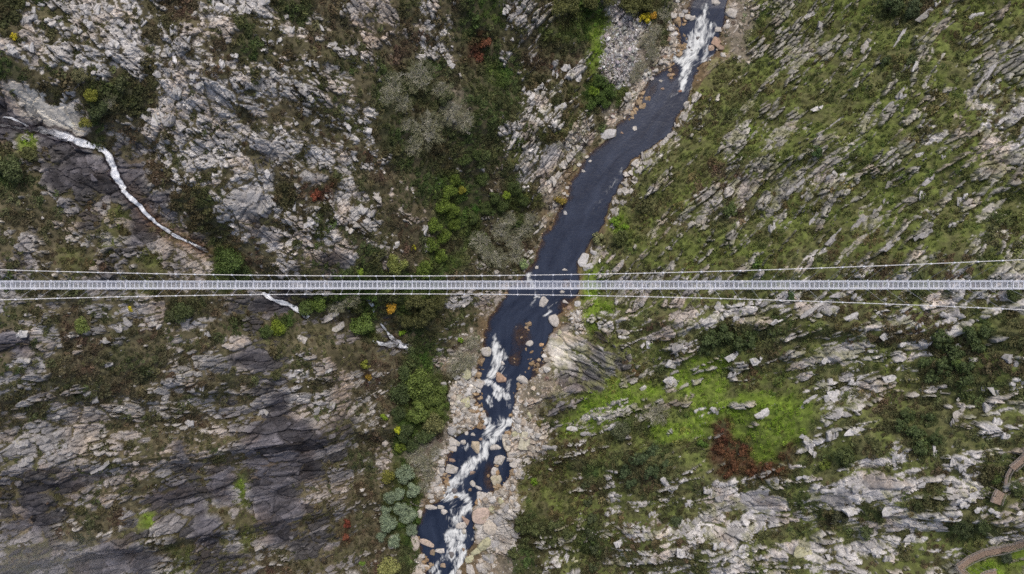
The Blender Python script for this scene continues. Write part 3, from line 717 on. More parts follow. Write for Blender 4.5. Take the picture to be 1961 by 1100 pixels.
waterfall([(503,560,3.5,1),(515,570,4.5,1.05),(532,578,5.5,1.05),(552,583,6,1.05),(568,592,5,1.05),(582,602,5,1.0),(594,610,5,.7)], 'short white waterfall just below the bridge on the left slope')
waterfall([(704,574,4,.6),(711,582,5,.9),(717,590,4,.95),(714,600,3,.7)], 'small white spout between the trees below the bridge')
waterfall([(728,618,2.5,.8),(738,632,3,.8),(747,644,4,.7),(756,652,7,.6),(768,660,8,.85),(780,664,8,1.0),(793,670,5,.9)], 'right arm of the fan-shaped lower cascade')
waterfall([(714,652,3,.9),(724,658,4,1.0),(736,660,8,.55),(750,660,9,.5),(768,662,7,.75),(788,668,5,.8)], 'left arm of the fan-shaped lower cascade')
print('water', round(time.time() - T0, 1))

# ------------------------------------------------------------------ rocks
def rock_mesh(name, seed, n=22, mat=M_ROCK, round_=0.0, flat=1.0, bev=True):
    r = random.Random(seed)
    bm = bmesh.new()
    for _ in range(n):
        while True:
            p = [r.uniform(-1, 1) for _ in range(3)]
            l = math.sqrt(sum(c * c for c in p)); mxn = max(abs(c) for c in p)
            if l > 0.2: break
        w = round_
        q = [c * ((1 - w) / mxn * r.uniform(0.72, 1.0) + w / l * r.uniform(0.93, 1.0)) for c in p]
        bm.verts.new((q[0], q[1], q[2] * flat))
    res = bmesh.ops.convex_hull(bm, input=bm.verts)
    bmesh.ops.delete(bm, geom=list({g for g in res['geom_interior'] + res['geom_unused'] if isinstance(g, bmesh.types.BMVert)}), context='VERTS')
    if round_ > 0.4:
        bmesh.ops.subdivide_edges(bm, edges=bm.edges[:], cuts=1, use_grid_fill=True)
        bmesh.ops.smooth_vert(bm, verts=bm.verts, factor=0.5, use_axis_x=True, use_axis_y=True, use_axis_z=True)
    bmesh.ops.recalc_face_normals(bm, faces=bm.faces)
    me = bpy.data.meshes.new(name)
    bm.to_mesh(me); bm.free()
    me.materials.append(mat)
    if round_ > 0.4: me.polygons.foreach_set('use_smooth', [True] * len(me.polygons))
    return me
def outcrop_mesh(name, seed):
    r = random.Random(seed)
    bm = bmesh.new()
    nb = 3 + seed % 3
    for k_ in range(nb):
        sub = bmesh.new()
        cx, cy = (-0.66 + 1.32 * (k_ + .5) / nb + r.uniform(-.08, .08)), r.uniform(-.14, .14)
        sx_, sy_ = r.uniform(.26, .46), r.uniform(.5, .85); hz = r.uniform(.45, 1.0); tx, ty = r.uniform(-.5, .5), r.uniform(-.5, .5)
        sk = r.uniform(-.15, .15)
        for _ in range(12):
            p = [r.uniform(-1, 1) for _ in range(3)]; m_ = max(abs(c) for c in p)
            p = [c / m_ * r.uniform(.8, 1) for c in p]
            xx = p[0] * sx_ + sk * p[1] * sy_; yy = p[1] * sy_
            sub.verts.new((cx + xx, cy + yy, -.5 + (p[2] * .5 + .5) * (.5 + hz + tx * xx + ty * yy)))
        res = bmesh.ops.convex_hull(sub, input=sub.verts)
        bmesh.ops.delete(sub, geom=list({g for g in res['geom_interior'] + res['geom_unused'] if isinstance(g, bmesh.types.BMVert)}), context='VERTS')
        bmesh.ops.recalc_face_normals(sub, faces=sub.faces)
        tmp = bpy.data.meshes.new('tmp'); sub.to_mesh(tmp); sub.free(); bm.from_mesh(tmp); bpy.data.meshes.remove(tmp)
    me = bpy.data.meshes.new(name); bm.to_mesh(me); bm.free(); me.materials.append(M_ROCK)
    return me
OUTC = [outcrop_mesh('rock', 100 + i) for i in range(15)]
ANG = [rock_mesh('rock', 100 + i, 16 + i % 5, round_=0.3) for i in range(12)]
RND = [rock_mesh('boulder', 200 + i, 26, round_=0.55 if i % 2 else 0.39) for i in range(8)]

# big outcrop blocks told apart in the photograph: u, v, half length, half width (px), angle (downward right positive), colour
PALE, MID, TAN, DARKR, LICH, BROWN = (.48, .475, .465), (.34, .333, .325), (.46, .437, .40), (.15, .14, .14), (.44, .43, .28), (.26, .19, .145)
BANKR = [(1318,205,11,12,20),(1309,222,10,11,30),(1300,240,12,10,-30),(1288,258,14,7,-38),(1270,274,15,6,-40),(1250,289,15,7,-38),(1236,300,12,10,0),(1222,313,12,10,10),(1206,331,14,9,-30),(1226,326,11,8,-30),(1202,351,14,10,-35),
 (1217,344,12,8,-40),(1192,366,12,10,-20),(1205,367,11,8,-35),(1183,388,12,10,-20),(1196,389,10,9,0),(1177,406,10,11,0),(1169,420,8,11,20),(1173,434,6,8,30),(1242,312,10,8,-30),(1333,188,8,12,30),(1104,285,12,10,-40),(1092,300,12,9,-40),(1118,268,10,9,-30),(1078,316,10,10,-30),(1052,345,14,12,0),(1066,335,10,14,30)]
OUT = [(u_, v_, a_, b_, g_, (.44, .42, .385)) for u_, v_, a_, b_, g_ in BANKR] + [(52,38,22,11,-25,PALE),(115,42,12,6,60,PALE),(150,60,13,8,35,PALE),(172,48,12,8,30,PALE),(24,95,15,9,35,PALE),(57,92,15,11,10,PALE),(40,110,17,8,10,PALE),(245,62,7,11,10,MID),(410,12,21,12,10,PALE),(440,4,12,8,0,PALE),
 (468,18,15,11,20,PALE),(500,6,22,9,-20,PALE),(487,12,9,5,20,PALE),(610,48,15,4,50,PALE),(556,58,9,11,20,PALE),(546,33,8,7,0,PALE),(521,33,5,6,0,PALE),(516,56,6,6,0,PALE),(515,83,10,8,-20,PALE),(532,79,10,5,-40,PALE),
 (590,123,9,7,0,PALE),(642,87,5,8,20,PALE),(860,122,15,8,45,PALE),(805,70,14,6,45,MID),(818,42,8,5,-20,PALE),(826,52,9,6,-30,PALE),(577,173,20,6,48,MID),(594,190,12,8,45,PALE),(582,168,12,7,40,PALE),(626,162,6,10,-25,PALE),
 (656,172,9,6,50,PALE),(600,235,14,7,-30,MID),(563,232,14,6,50,PALE),(532,245,11,5,-10,PALE),(688,230,8,4,60,PALE),(665,262,4,12,10,PALE),(662,240,20,7,35,PALE),(700,248,16,8,35,PALE),(495,150,10,12,30,MID),(520,140,12,9,30,PALE),
 (968,24,6,9,0,PALE),(990,15,8,6,0,PALE),(1080,130,15,9,-5,PALE),(1062,140,8,12,0,PALE),(1107,148,8,13,-10,PALE),(1072,206,16,9,-20,PALE),(1015,180,6,12,10,PALE),(1035,170,6,5,0,PALE),(980,75,5,5,0,PALE),
 (1781,22,34,7,-42,MID),(1800,5,14,8,-40,PALE),(1722,76,34,5,-60,PALE),(1748,130,13,4,-62,PALE),(1712,195,36,6,-55,MID),(1730,185,12,8,0,PALE),(1588,246,40,4,-50,MID),(1572,206,20,7,-20,PALE),(1660,88,18,9,-55,TAN),(1575,52,14,9,40,MID),(1560,24,30,6,-25,MID),
 (1870,30,16,7,-20,PALE),(1880,150,36,6,-45,MID),(1870,178,26,6,-30,MID),(1593,338,13,8,-30,PALE),(1618,334,10,4,-10,PALE),(1684,398,26,8,-42,MID),(1646,428,30,9,-40,MID),(1600,455,26,8,-38,MID),(1840,387,12,9,10,PALE),(1862,372,24,6,-25,PALE),
 (1766,374,8,11,0,PALE),(1785,340,26,7,-50,MID),(1765,450,22,7,-30,MID),(1700,470,30,7,-35,MID),(1560,420,20,7,-50,MID),(1520,360,26,6,-30,MID),(1545,370,14,5,-30,MID),(1825,430,14,6,-10,PALE),(1480,440,8,14,0,PALE),(1765,296,12,5,-15,PALE),(1810,300,10,7,-30,PALE),
 (1733,659,14,6,-18,PALE),(1764,658,7,7,0,PALE),(1715,722,36,7,-12,PALE),(1638,733,20,7,-10,PALE),(1652,722,14,4,-20,PALE),(1680,672,18,5,-15,PALE),(1600,760,22,14,-20,PALE),(1546,772,24,6,-50,PALE),(1640,762,20,6,-5,PALE),(1585,690,14,8,-10,PALE),
 (1817,606,17,9,12,PALE),(1762,624,10,8,0,PALE),(1800,625,10,8,0,PALE),(1700,640,16,8,-40,PALE),(1500,612,34,7,-22,PALE),(1560,590,44,7,-25,PALE),(1640,605,26,9,-22,PALE),(1690,600,14,9,-30,PALE),(1640,572,14,8,20,PALE),(1620,565,30,7,-10,MID),
 (1908,751,15,13,0,PALE),(1888,748,8,12,0,PALE),(1893,784,13,14,20,PALE),(1840,792,24,14,-35,TAN),(1842,762,14,5,-10,PALE),(1911,812,10,18,15,PALE),(1826,810,8,14,-10,MID),(1941,692,20,13,25,MID),(1870,690,14,6,0,PALE),(1840,664,12,5,10,PALE),
 (1838,896,9,12,-20,PALE),(1850,910,11,8,45,PALE),(1868,882,22,9,-22,PALE),(1930,836,16,8,-10,PALE),(1825,885,8,12,10,PALE),(1793,868,7,16,0,PALE),(1837,962,14,10,20,PALE),(1855,948,22,8,-40,PALE),(1866,940,12,12,0,LICH),(1880,975,16,8,-20,PALE),(1910,985,18,8,10,PALE),
 (1390,604,16,11,-15,PALE),(1412,614,10,14,40,PALE),(1378,590,8,14,-20,PALE),(1345,598,20,8,-40,PALE),(1300,668,18,14,0,MID),(1195,648,12,6,20,PALE),(1246,660,12,8,0,PALE),(1290,700,20,9,15,PALE),(1285,730,16,11,25,PALE),(1150,625,10,7,60,PALE),(1176,815,14,6,-25,PALE),
 (1150,800,9,6,0,PALE),(1105,822,26,6,12,PALE),(1130,832,20,6,5,MID),(1065,858,26,7,0,MID),(1345,784,18,6,-10,PALE),(1372,788,14,8,20,PALE),(1410,680,22,8,-20,PALE),(1420,710,24,7,-30,PALE),(1400,720,9,10,30,PALE),(1470,790,26,12,-30,PALE),(1450,690,20,8,-15,PALE),
 (1600,832,26,12,-10,PALE),(1640,826,24,10,-15,PALE),(1560,868,14,10,20,PALE),(1545,845,18,8,40,PALE),(1630,975,26,12,-12,PALE),(1710,978,28,11,-12,PALE),(1650,935,22,14,0,MID),(1600,940,26,9,5,PALE),(1545,915,24,8,12,PALE),(1780,925,24,8,-20,PALE),(1725,880,14,14,0,PALE),
 (1460,1065,14,7,0,PALE),(1540,1060,26,16,-10,LICH),(1680,1060,16,8,10,PALE),(1640,1055,14,8,30,PALE),(1700,1070,14,8,0,PALE),(1750,1030,20,10,10,PALE),(1595,1070,12,9,0,PALE),(1325,965,14,10,-20,PALE),(1355,940,12,10,10,PALE),(1382,950,16,14,0,MID),(1300,1000,10,8,0,PALE),
 (1280,930,20,10,30,PALE),(1250,985,10,9,0,PALE),(1170,985,12,8,0,PALE),(1190,1040,14,8,-10,PALE),(1105,1075,14,9,0,LICH),(1085,1070,6,14,10,PALE),(1060,1060,10,8,0,PALE),(1310,1060,22,9,10,PALE),(1380,1045,20,9,-10,PALE),(1425,1050,14,9,0,PALE),
 (480,370,22,20,30,MID),(500,400,14,12,0,MID),(516,392,12,9,-30,MID),(690,400,18,12,30,PALE),(710,410,10,12,0,MID),(720,375,18,8,45,TAN),(665,440,16,9,30,TAN),(560,395,8,12,10,PALE),(590,430,14,6,-30,PALE),(605,425,8,10,20,PALE),(812,440,10,14,10,PALE),(815,475,10,10,0,PALE),(755,470,12,8,0,PALE),
 (440,275,8,14,0,MID),(305,225,14,22,0,PALE),(275,220,10,14,0,PALE),(325,230,12,16,15,MID),(340,175,10,12,10,PALE),(370,145,10,12,0,PALE),(385,160,14,7,-40,PALE),(420,120,12,12,0,PALE),(445,108,14,8,10,PALE),(330,100,12,12,10,PALE),(335,60,10,10,0,PALE),(358,75,12,8,20,PALE),(310,50,8,10,0,PALE),
 (185,20,10,14,20,PALE),(205,15,14,10,30,PALE),(225,40,16,8,25,PALE),(240,12,10,12,0,PALE),(75,6,12,7,0,PALE),(160,15,10,6,0,PALE),(215,85,16,10,0,PALE),(255,90,14,8,-10,PALE),(140,30,12,5,20,PALE),(50,8,10,6,0,PALE),(270,45,8,14,30,PALE),(60,20,10,8,0,PALE),
 (38,640,18,9,10,PALE),(230,625,24,12,-25,MID),(195,655,18,10,-20,MID),(180,765,12,9,0,MID),(165,755,10,7,0,MID),(35,690,24,9,5,MID),(100,800,14,6,0,PALE),(195,895,24,6,-28,MID),(45,885,22,10,-22,MID),(75,840,22,8,-15,MID),(40,850,20,10,10,MID),(130,870,14,7,-10,MID),(360,745,14,8,10,MID),(385,745,8,10,0,PALE),
 (120,855,16,7,10,MID),(345,620,16,9,0,MID),(300,620,16,10,40,TAN),(395,640,10,8,0,MID),(365,810,10,8,0,PALE),(600,790,16,9,-20,MID),(635,775,10,12,0,MID),(575,650,14,10,10,TAN),(640,630,24,9,-15,TAN),(625,610,30,8,-20,TAN),(500,790,14,8,0,MID),(555,720,14,6,0,PALE),(630,710,10,6,-20,PALE)]
def rock_at(u, v, a, b, ang, col, meshes, i, parent, name='rock', hgt=0.66, sink=0.52):
    x, y, _ = W(u, v)
    x = float(x); y = float(y)
    zg = float(zt(np.array([x]), np.array([y]))[0])
    k = (CAM_H - zg) / FPX
    o = bpy.data.objects.new(name, meshes[i % len(meshes)])
    h = hgt * min(a, b) * k
    o.location = (x, y, zg - sink * h + 0.3 * h)
    o.scale = (a * k * 1.1, b * k * 1.15, h)
    o.rotation_euler = (random.uniform(-.18, .18), random.uniform(-.18, .18), R(-ang) + random.gauss(0, .12))
    f = random.uniform(0.75, 1.1)
    o.color = (col[0] * f, col[1] * f, col[2] * f, 1)
    link(o, parent)
    return o
for i, (u, v, a, b, ang, col) in enumerate(OUT[:290]):
    rock_at(u, v, a, b, ang, col, OUTC, i, HILL_L if u < 1000 else HILL_R)

ORD = 'first second third fourth fifth sixth seventh eighth ninth tenth eleventh twelfth thirteenth fourteenth fifteenth sixteenth seventeenth eighteenth nineteenth'.split()
def ordinal(i):
    if i < 19: return ORD[i]
    t, o_ = divmod(i + 1, 10)
    return {2: 'twentieth', 3: 'thirtieth'}[t] if o_ == 0 else {2: 'twenty', 3: 'thirty'}[t] + '-' + ORD[o_ - 1]
# boulders lying loose in the river and along its banks
WHERE = {'up': ('tan boulder among the stones beside the upper rapids', 'boulders by the upper rapids'),
 'mid': ('small stone in the still blue reach above the bridge', 'stones in the blue reach'),
 'field': ('pale boulder in the boulder field left of the middle rapids', 'boulders of the field left of the middle rapids'),
 'pool': ('boulder in the stony left bank beside the lower rapids', 'boulders on the left bank of the lower rapids'),
 'mid_r': ('boulder between the lower rapids and the right bank', 'boulders right of the lower rapids'),
 'low': ('rock lying in the white water at the bottom edge', 'rocks in the bottom white water')}
BO = [(931,673,11,11,0,TAN,'square pale tan boulder at the head of the lower rapids'),(959.5,722,10.5,10.5,0,(.36,.25,.18),'round reddish brown boulder in the middle of the rapids'),(1000,728,13,10,15,TAN,'smooth oval boulder beside the gravel bar'),
 (918,735,9,9,30,TAN,'angular tan boulder left of the narrow chute, just below the bare bush'),(893,716,10,12,-20,LICH,'yellow-green lichened boulder below the bare bush on the left bank'),(891,773,12,10,-25,LICH,'largest yellow-green boulder of the boulder field'),
 (876,767,6,12,15,(.44,.42,.34),'field'),(870,746,7,6,0,TAN,'field'),(859,769,6,10,10,MID,'field'),(904,743,6,10,-10,TAN,'field'),(889,734,6,7,0,TAN,'field'),(850,737,7,7,0,MID,'field'),(900,733,6,5,0,TAN,'field'),(881,799,9,9,-30,TAN,'field'),
 (926,794,6,6,0,TAN,'field'),(911,782,5,7,20,TAN,'field'),(913,795,6,6,0,TAN,'field'),(901,801,6,6,0,TAN,'field'),(921,784,5,4,0,TAN,'field'),(893,815,4.5,4.5,0,TAN,'field'),(887,816,4,4,0,TAN,'field'),(910,809,5.5,5,0,TAN,'field'),(906,832,5,5,0,TAN,'field'),
 (921,839,5,4,0,BROWN,'field'),(927,817,4.5,4,0,BROWN,'field'),(917,748,4,5,0,TAN,'field'),(898,759,5,4,0,LICH,'field'),(877,785,5,5,0,TAN,'field'),(865,823,10,12,10,MID,'field'),(871,845,11,10,0,TAN,'field'),(866,758,4,4,0,TAN,'field'),(884,750,4,4,0,TAN,'field'),
 (868,788,5,4,0,TAN,'field'),(900,820,4,3,0,TAN,'field'),(880,827,4,4,0,TAN,'field'),(893,829,4,4,0,TAN,'field'),(960,837,3,3,0,TAN,'mid_r'),
 (911,855,9,13,5,(.42,.36,.26),'oval brown boulder standing upright in the current between two chutes'),(962,695,4.5,4.5,0,TAN,'small angular rock in the white water above the round boulder'),(1014,658,8,6,-35,TAN,'pointed pinkish rock in the amber shallows'),(1037,660,5,3.5,0,(.45,.30,.17),'orange stone near the big smooth slab'),
 (1061,614,10,14,-15,TAN,'large pale boulder at the right bank below the bridge'),(1072,637,4,6,20,LICH,'narrow pale stone at the top edge of the smooth slab'),(971,851,8,18,-22,(.48,.44,.36),'long pale leaf-shaped boulder at the right bank, its tip to the lower right'),(949,857,12,8,-10,TAN,'broad tan boulder at the right end of the chute'),
 (994,829,15,7,-28,LICH,'yellow-green slanting slab above the pale lichened block'),(1008,843,13,20,15,(.45,.43,.33),'big pale lichened block on the right bank'),(1014,796,4,9,-20,LICH,'thin yellow-green splinter below the gravel bar'),
 (866,897,12,9,12,TAN,'triangular tan boulder in the dark pool, left of the white chute'),(956,879,10,12,25,TAN,'mid_r'),(947,900,7,10,30,TAN,'mid_r'),(951,917,11,10,-20,(.43,.39,.29),'pyramid-shaped boulder in the dark side pool'),(980,881,10,5,0,TAN,'mid_r'),(985,890,10,6,0,TAN,'mid_r'),(994,908,12,9,10,MID,'rounded grey boulder in the shade of the right bank'),
 (888,846,6,5,0,TAN,'pool'),(843,866,9,7,20,TAN,'pool'),(866,858,10,6,15,TAN,'pool'),(855,865,5,5,0,TAN,'pool'),(845,884,7,6,0,TAN,'pool'),(845,903,6,9,0,TAN,'pool'),(866,881,7,4,10,BROWN,'pool'),(831,927,9,5,-5,TAN,'pool'),(838,937,9,7,10,TAN,'pool'),
 (823,940,8,5,0,TAN,'pool'),(824,951,8,6,0,TAN,'pool'),(826,971,13,5,10,TAN,'pool'),(845,970,7,5,0,TAN,'pool'),(851,978,7,7,-30,TAN,'pool'),(804,984,5,8,0,TAN,'pool'),(815,930,6,5,0,TAN,'pool'),(830,880,7,6,0,TAN,'pool'),(828,960,6,4,0,TAN,'pool'),(836,875,5,5,0,TAN,'pool'),(838,915,6,5,0,TAN,'pool'),
 (795,1041,9,20,-12,(.44,.39,.33),'tall pale boulder at the lower left corner of the dark pool'),(817,1038,18,7,22,(.42,.34,.28),'long pinkish boulder lying along the foot of the dark pool'),(830,1055,5.5,7,0,(.26,.20,.14),'low'),(843,1052,10,6,0,TAN,'low'),(807,1065,7,5,0,TAN,'low'),(814,1086,9,5,0,TAN,'low'),
 (796,1096,15,11,-10,(.44,.39,.33),'wide pale boulder cut by the bottom edge'),(849,1080,5.5,5.5,0,(.36,.27,.2),'low'),(865,1060,7,9,10,DARKR,'dark wet rock splitting the bottom white water'),(883,1004,11,8,-15,TAN,'tan boulder in midstream above the bottom white water'),(891,995,11,6,35,(.40,.29,.23),'reddish slab leaning over the midstream tan boulder'),
 (889,1015,5,7,0,TAN,'low'),(905,923,6,9,-25,TAN,'mid_r'),(907,905,7,4.5,0,BROWN,'mid_r'),(900,936,4.5,4,0,BROWN,'mid_r'),(923,948,10,9,0,TAN,'mid_r'),(936,951,5.5,9,10,TAN,'mid_r'),(954,946,11,6,-5,TAN,'mid_r'),(917,933,9,3.5,25,TAN,'mid_r'),(870,937,7,9,0,DARKR,'dark wet rock parting the chute above the S-shaped foam'),
 (921,985,17,20,10,(.45,.36,.30),'big pink flat-topped rock on the right bank beside the S-shaped foam'),(940,1010,16,14,20,(.43,.39,.33),'mid_r'),(955,1000,12,16,30,MID,'mid_r'),(930,1040,16,9,-40,LICH,'mid_r'),(945,1045,14,12,0,MID,'mid_r'),(915,1055,14,6,-35,LICH,'mid_r'),(899,1070,10,8,-20,LICH,'low'),(902,1090,10,9,0,TAN,'low'),
 (922,1088,12,10,0,TAN,'mid_r'),(935,1070,12,10,0,MID,'mid_r'),(945,975,10,8,20,LICH,'mid_r'),(962,960,9,6,10,LICH,'mid_r'),(972,975,9,7,40,MID,'mid_r'),(880,1096,5,5,0,TAN,'low'),(888,1050,3.5,6,0,BROWN,'low'),
 (1041,578,8,11,25,TAN,'pointed tan boulder in midstream just below the bridge'),(1027,512,4,3.5,0,TAN,'mid'),(1081,518,6,4,0,TAN,'mid'),(1083,578,6,3.5,15,TAN,'mid_b'),(1107,582,7,6,0,PALE,'mid_b'),(1090,590,5,5,0,BROWN,'mid_b'),(1098,603,7,5,20,TAN,'mid_b'),(1076,560,6,4,0,TAN,'mid_b'),(1092,555,5,4,0,TAN,'mid_b'),
 (1117,498,9,14,25,PALE,'big pale wedge of rock at the right bank above the bridge'),(1127,512,11,7,-25,PALE,'smaller pale slab against the big wedge at the right bank'),(1137,484,8,5,20,PALE,'pale grey stone behind the big wedge at the right bank'),(1166,257,16,9,-12,PALE,'big white flat-topped block at the left water edge'),
 (1214,248,5,5,0,TAN,'mid'),(1190,256,4,3,0,BROWN,'mid'),(1264,157,4,4,0,TAN,'mid'),(1267,172,4,3.5,0,BROWN,'mid'),(1281,146,5,4,0,BROWN,'mid'),(1130,310,4,3,0,TAN,'mid'),(1117,328,4,3,0,TAN,'mid'),(1086,360,4,3.5,0,TAN,'mid'),(1080,371,4,3.5,0,TAN,'mid'),(1083,408,6,4,0,PALE,'mid'),(1086,375,3.5,3,0,TAN,'mid'),
 (1301,176,6,3.5,0,(.32,.17,.11),'reddish stone at the foot of the upper white chute'),(1367,7,10,7,30,TAN,'up'),(1316,35,7,6,0,TAN,'up'),(1305,30,6,5,0,TAN,'up'),(1325,38,6,6,0,TAN,'up'),(1312,22,6,5,0,MID,'up'),(1371,81,9,8,30,(.40,.28,.21),'up'),(1362,95,7,6,0,(.40,.30,.23),'up'),(1374,58,7,6,0,TAN,'up'),(1380,92,7,6,0,BROWN,'up'),
 (1392,50,7,6,0,TAN,'up'),(1400,25,12,9,20,TAN,'up'),(1388,104,8,6,0,TAN,'up'),(1318,92,4.5,4,0,DARKR,'upr'),(1334,110,6,4,-25,DARKR,'upr'),(1348,100,5,3.5,-20,DARKR,'upr'),(1322,98,4,3,0,DARKR,'upr'),(1336,75,6,4,-30,DARKR,'upr'),(1290,30,6,6,0,TAN,'up'),(1285,55,6,5,0,TAN,'up'),(1280,75,6,5,0,BROWN,'up'),(1272,110,6,5,0,BROWN,'up'),
 (1265,120,5,5,0,TAN,'up'),(1256,135,5,4,0,TAN,'up'),(1358,115,4,6,30,DARKR,'upr')]
WHERE['mid_b'] = ('small stone in the right-hand shallows under the bridge', 'stones in the shallows under the bridge')
WHERE['upr'] = ('dark wet rock poking through the upper white water', 'rocks in the upper white water')
rank = {}
for i, (u, v, a, b, ang, col, lab) in enumerate(sorted(BO, key=lambda q: q[1])):
    x, y, _ = px2w(u, v)
    k = (CAM_H - float(zwater(y))) / FPX
    zw_ = float(zwater(y)); zg = float(zt(np.array([x]), np.array([y]))[0])
    o = bpy.data.objects.new('river_boulder', (RND if (i % 3 or lab not in WHERE) else ANG)[i % 8])
    h = 0.62 * min(a, b) * k + 0.25
    top = max(zg, zw_) + (0.35 if col is DARKR else 0.62) * h
    bot = min(zg, zw_) - 0.35
    hh = (top - bot) / 2
    o.location = (float(x), float(y), (top + bot) / 2)
    o.scale = (a * k * 1.12, b * k * 1.12, hh * 1.06)
    o.rotation_euler = (random.uniform(-.1, .1), random.uniform(-.1, .1), R(-ang) + random.choice([0, math.pi]))
    f = random.uniform(.9, 1.1)
    o.color = (col[0] * f, col[1] * f, col[2] * f, 1)
    link(o)
    if lab in WHERE:
        rank[lab] = rank.get(lab, -1) + 1
        tag(o, WHERE[lab][0] + ', ' + ordinal(rank[lab]) + ' from the top', 'boulder', WHERE[lab][1])
    else: tag(o, lab, 'boulder')
print('rocks', round(time.time() - T0, 1))

# ------------------------------------------------------------------ scattering (stuff): loose stones, heath, grass
def leaf_clump(name, seed, n, size, mat, h=0.55, spread=1.0, up=0.5):
    r = np.random.default_rng(seed)
    a = r.random(n) * 2 * math.pi; rad = np.sqrt(r.random(n)) * spread
    lump = 0.65 + 0.35 * np.sin(a * 3 + seed) * np.cos(rad * 4 + seed)
    z = h * np.sqrt(np.clip(1 - (rad / spread) ** 2, 0, 1)) * lump * (0.55 + 0.45 * r.random(n))
    P = np.stack([rad * np.cos(a), rad * np.sin(a), z], -1)
    D = np.stack([np.cos(a) * rad, np.sin(a) * rad, np.full(n, up)], -1) + r.normal(0, 0.55, (n, 3))
    D /= np.linalg.norm(D, axis=1)[:, None]
    T = np.cross(D, r.normal(0, 1, (n, 3))); T /= np.linalg.norm(T, axis=1)[:, None]
    B = np.cross(D, T)
    s = size * (0.6 + 0.8 * r.random((n, 1)))
    V = np.stack([P - T * s * 0.5, P + B * s * 0.42 - T * s * .05, P + T * s * 0.55 + D * s * .12, P - B * s * 0.42 - T * s * .05], 1).reshape(-1, 3)
    return mesh_np(name, V, np.arange(4 * n).reshape(-1, 4), mat)
def proto_collection(name, meshes):
    c = bpy.data.collections.new(name)
    for m in meshes:
        c.objects.link(bpy.data.objects.new(m.name, m))
    return c
def scatter(name, x, y, z, scl, rot, tint, idx, coll, label, parent=None, cat=None):
    n = len(x)
    me = bpy.data.meshes.new(name)
    me.vertices.add(n)
    me.vertices.foreach_set('co', np.stack([x, y, z], -1).astype(np.float32).ravel())
    for an, ty, key, arr in (('scl', 'FLOAT_VECTOR', 'vector', scl), ('rot', 'FLOAT_VECTOR', 'vector', rot), ('tint', 'FLOAT_COLOR', 'color', np.concatenate([tint, np.ones((n, 1))], 1)), ('idx', 'INT', 'value', idx)):
        at = me.attributes.new(an, ty, 'POINT')
        at.data.foreach_set(key, np.asarray(arr, np.int32 if ty == 'INT' else np.float32).ravel())
    o = obj(name, me, parent)
    ng = bpy.data.node_groups.new(name + '_scatter', 'GeometryNodeTree')
    ng.interface.new_socket('Geometry', in_out='INPUT', socket_type='NodeSocketGeometry')
    ng.interface.new_socket('Geometry', in_out='OUTPUT', socket_type='NodeSocketGeometry')
    gi = ng.nodes.new('NodeGroupInput'); go = ng.nodes.new('NodeGroupOutput')
    ip = ng.nodes.new('GeometryNodeInstanceOnPoints')
    cn = ng.nodes.new('GeometryNodeCollectionInfo'); cn.inputs['Collection'].default_value = coll
    cn.inputs['Separate Children'].default_value = True; cn.inputs['Reset Children'].default_value = True
    def na(attr, ty):
        q = ng.nodes.new('GeometryNodeInputNamedAttribute'); q.data_type = ty; q.inputs['Name'].default_value = attr
        return q.outputs['Attribute']
    ng.links.new(gi.outputs[0], ip.inputs['Points']); ng.links.new(cn.outputs[0], ip.inputs['Instance'])
    ip.inputs['Pick Instance'].default_value = True
    ng.links.new(na('idx', 'INT'), ip.inputs['Instance Index'])
    rv = ng.nodes.new('FunctionNodeEulerToRotation'); ng.links.new(na('rot', 'FLOAT_VECTOR'), rv.inputs[0]); ng.links.new(rv.outputs[0], ip.inputs['Rotation'])
    ng.links.new(na('scl', 'FLOAT_VECTOR'), ip.inputs['Scale'])
    ng.links.new(ip.outputs[0], go.inputs[0])
    md = o.modifiers.new('scatter', 'NODES'); md.node_group = ng
    return tag(o, label, cat, kind='stuff')

def cand(n, ext=1.0):
    x = rng.uniform(-212, 220, n); y = rng.uniform(-150, 150, n)
    z = zt(x, y)
    u, v = w2px(x, y, z)
    ok = (u > -120) & (u < 2080) & (v > -100) & (v < 1200)
    return x[ok], y[ok], z[ok]
def at(k, x, y): return fld(F[k], x, y)
RMs = RM

# heath and low shrubs
SHRUBS = [leaf_clump('heath_clump', 300 + i, 110, 0.30, M_SHRUB, h=0.62) for i in range(6)]
x, y, z = cand(210000)
dens = np.clip(at('shr', x, y), 0, 1) * (1 - 0.97 * fld(RMs, x, y)) * (fld(SMAX, x, y) > 0.5)
patch = 0.55 * fbm(x / 4.5, y / 4.5, 3, 8) + 0.45 * fbm(x / 14.0, y / 14.0, 3, 4)
keep = rng.random(len(x)) < dens * np.clip(0.15 + 1.7 * (patch - 0.22), 0.08, 1) * 0.8
x, y, z = x[keep], y[keep], z[keep]; n = len(x)
sc = np.exp(rng.normal(-0.12, 0.34, n)) * (0.75 + 0.5 * at('shr', x, y))
tint = np.stack([at('sc%d' % j, x, y) for j in range(3)], -1) * np.exp(rng.normal(0, 0.28, (n, 1))) * (1 + 0.25 * (x > 35))[:, None]
warm = rng.random((n, 1)); hue = fbm(x / 9, y / 9, 3, 5)[:, None]
tint = tint * (1 + np.array([0.20, 0.03, 0.08]) * (warm > 0.72) + np.array([-.12, .12, -.1]) * (hue - 0.5) * 4)
scatter('heath_shrubs', x, y, z - 0.1, np.stack([sc, sc, sc * rng.uniform(.7, 1.3, n)], -1), np.stack([rng.normal(0, .15, n), rng.normal(0, .15, n), rng.uniform(0, 6.28, n)], -1), np.clip(tint, .008, .4), rng.integers(0, 6, n),
        proto_collection('heath_clumps', SHRUBS), 'low dark heath and gorse covering the slopes between the rocks', cat='heath')
print('heath', n)
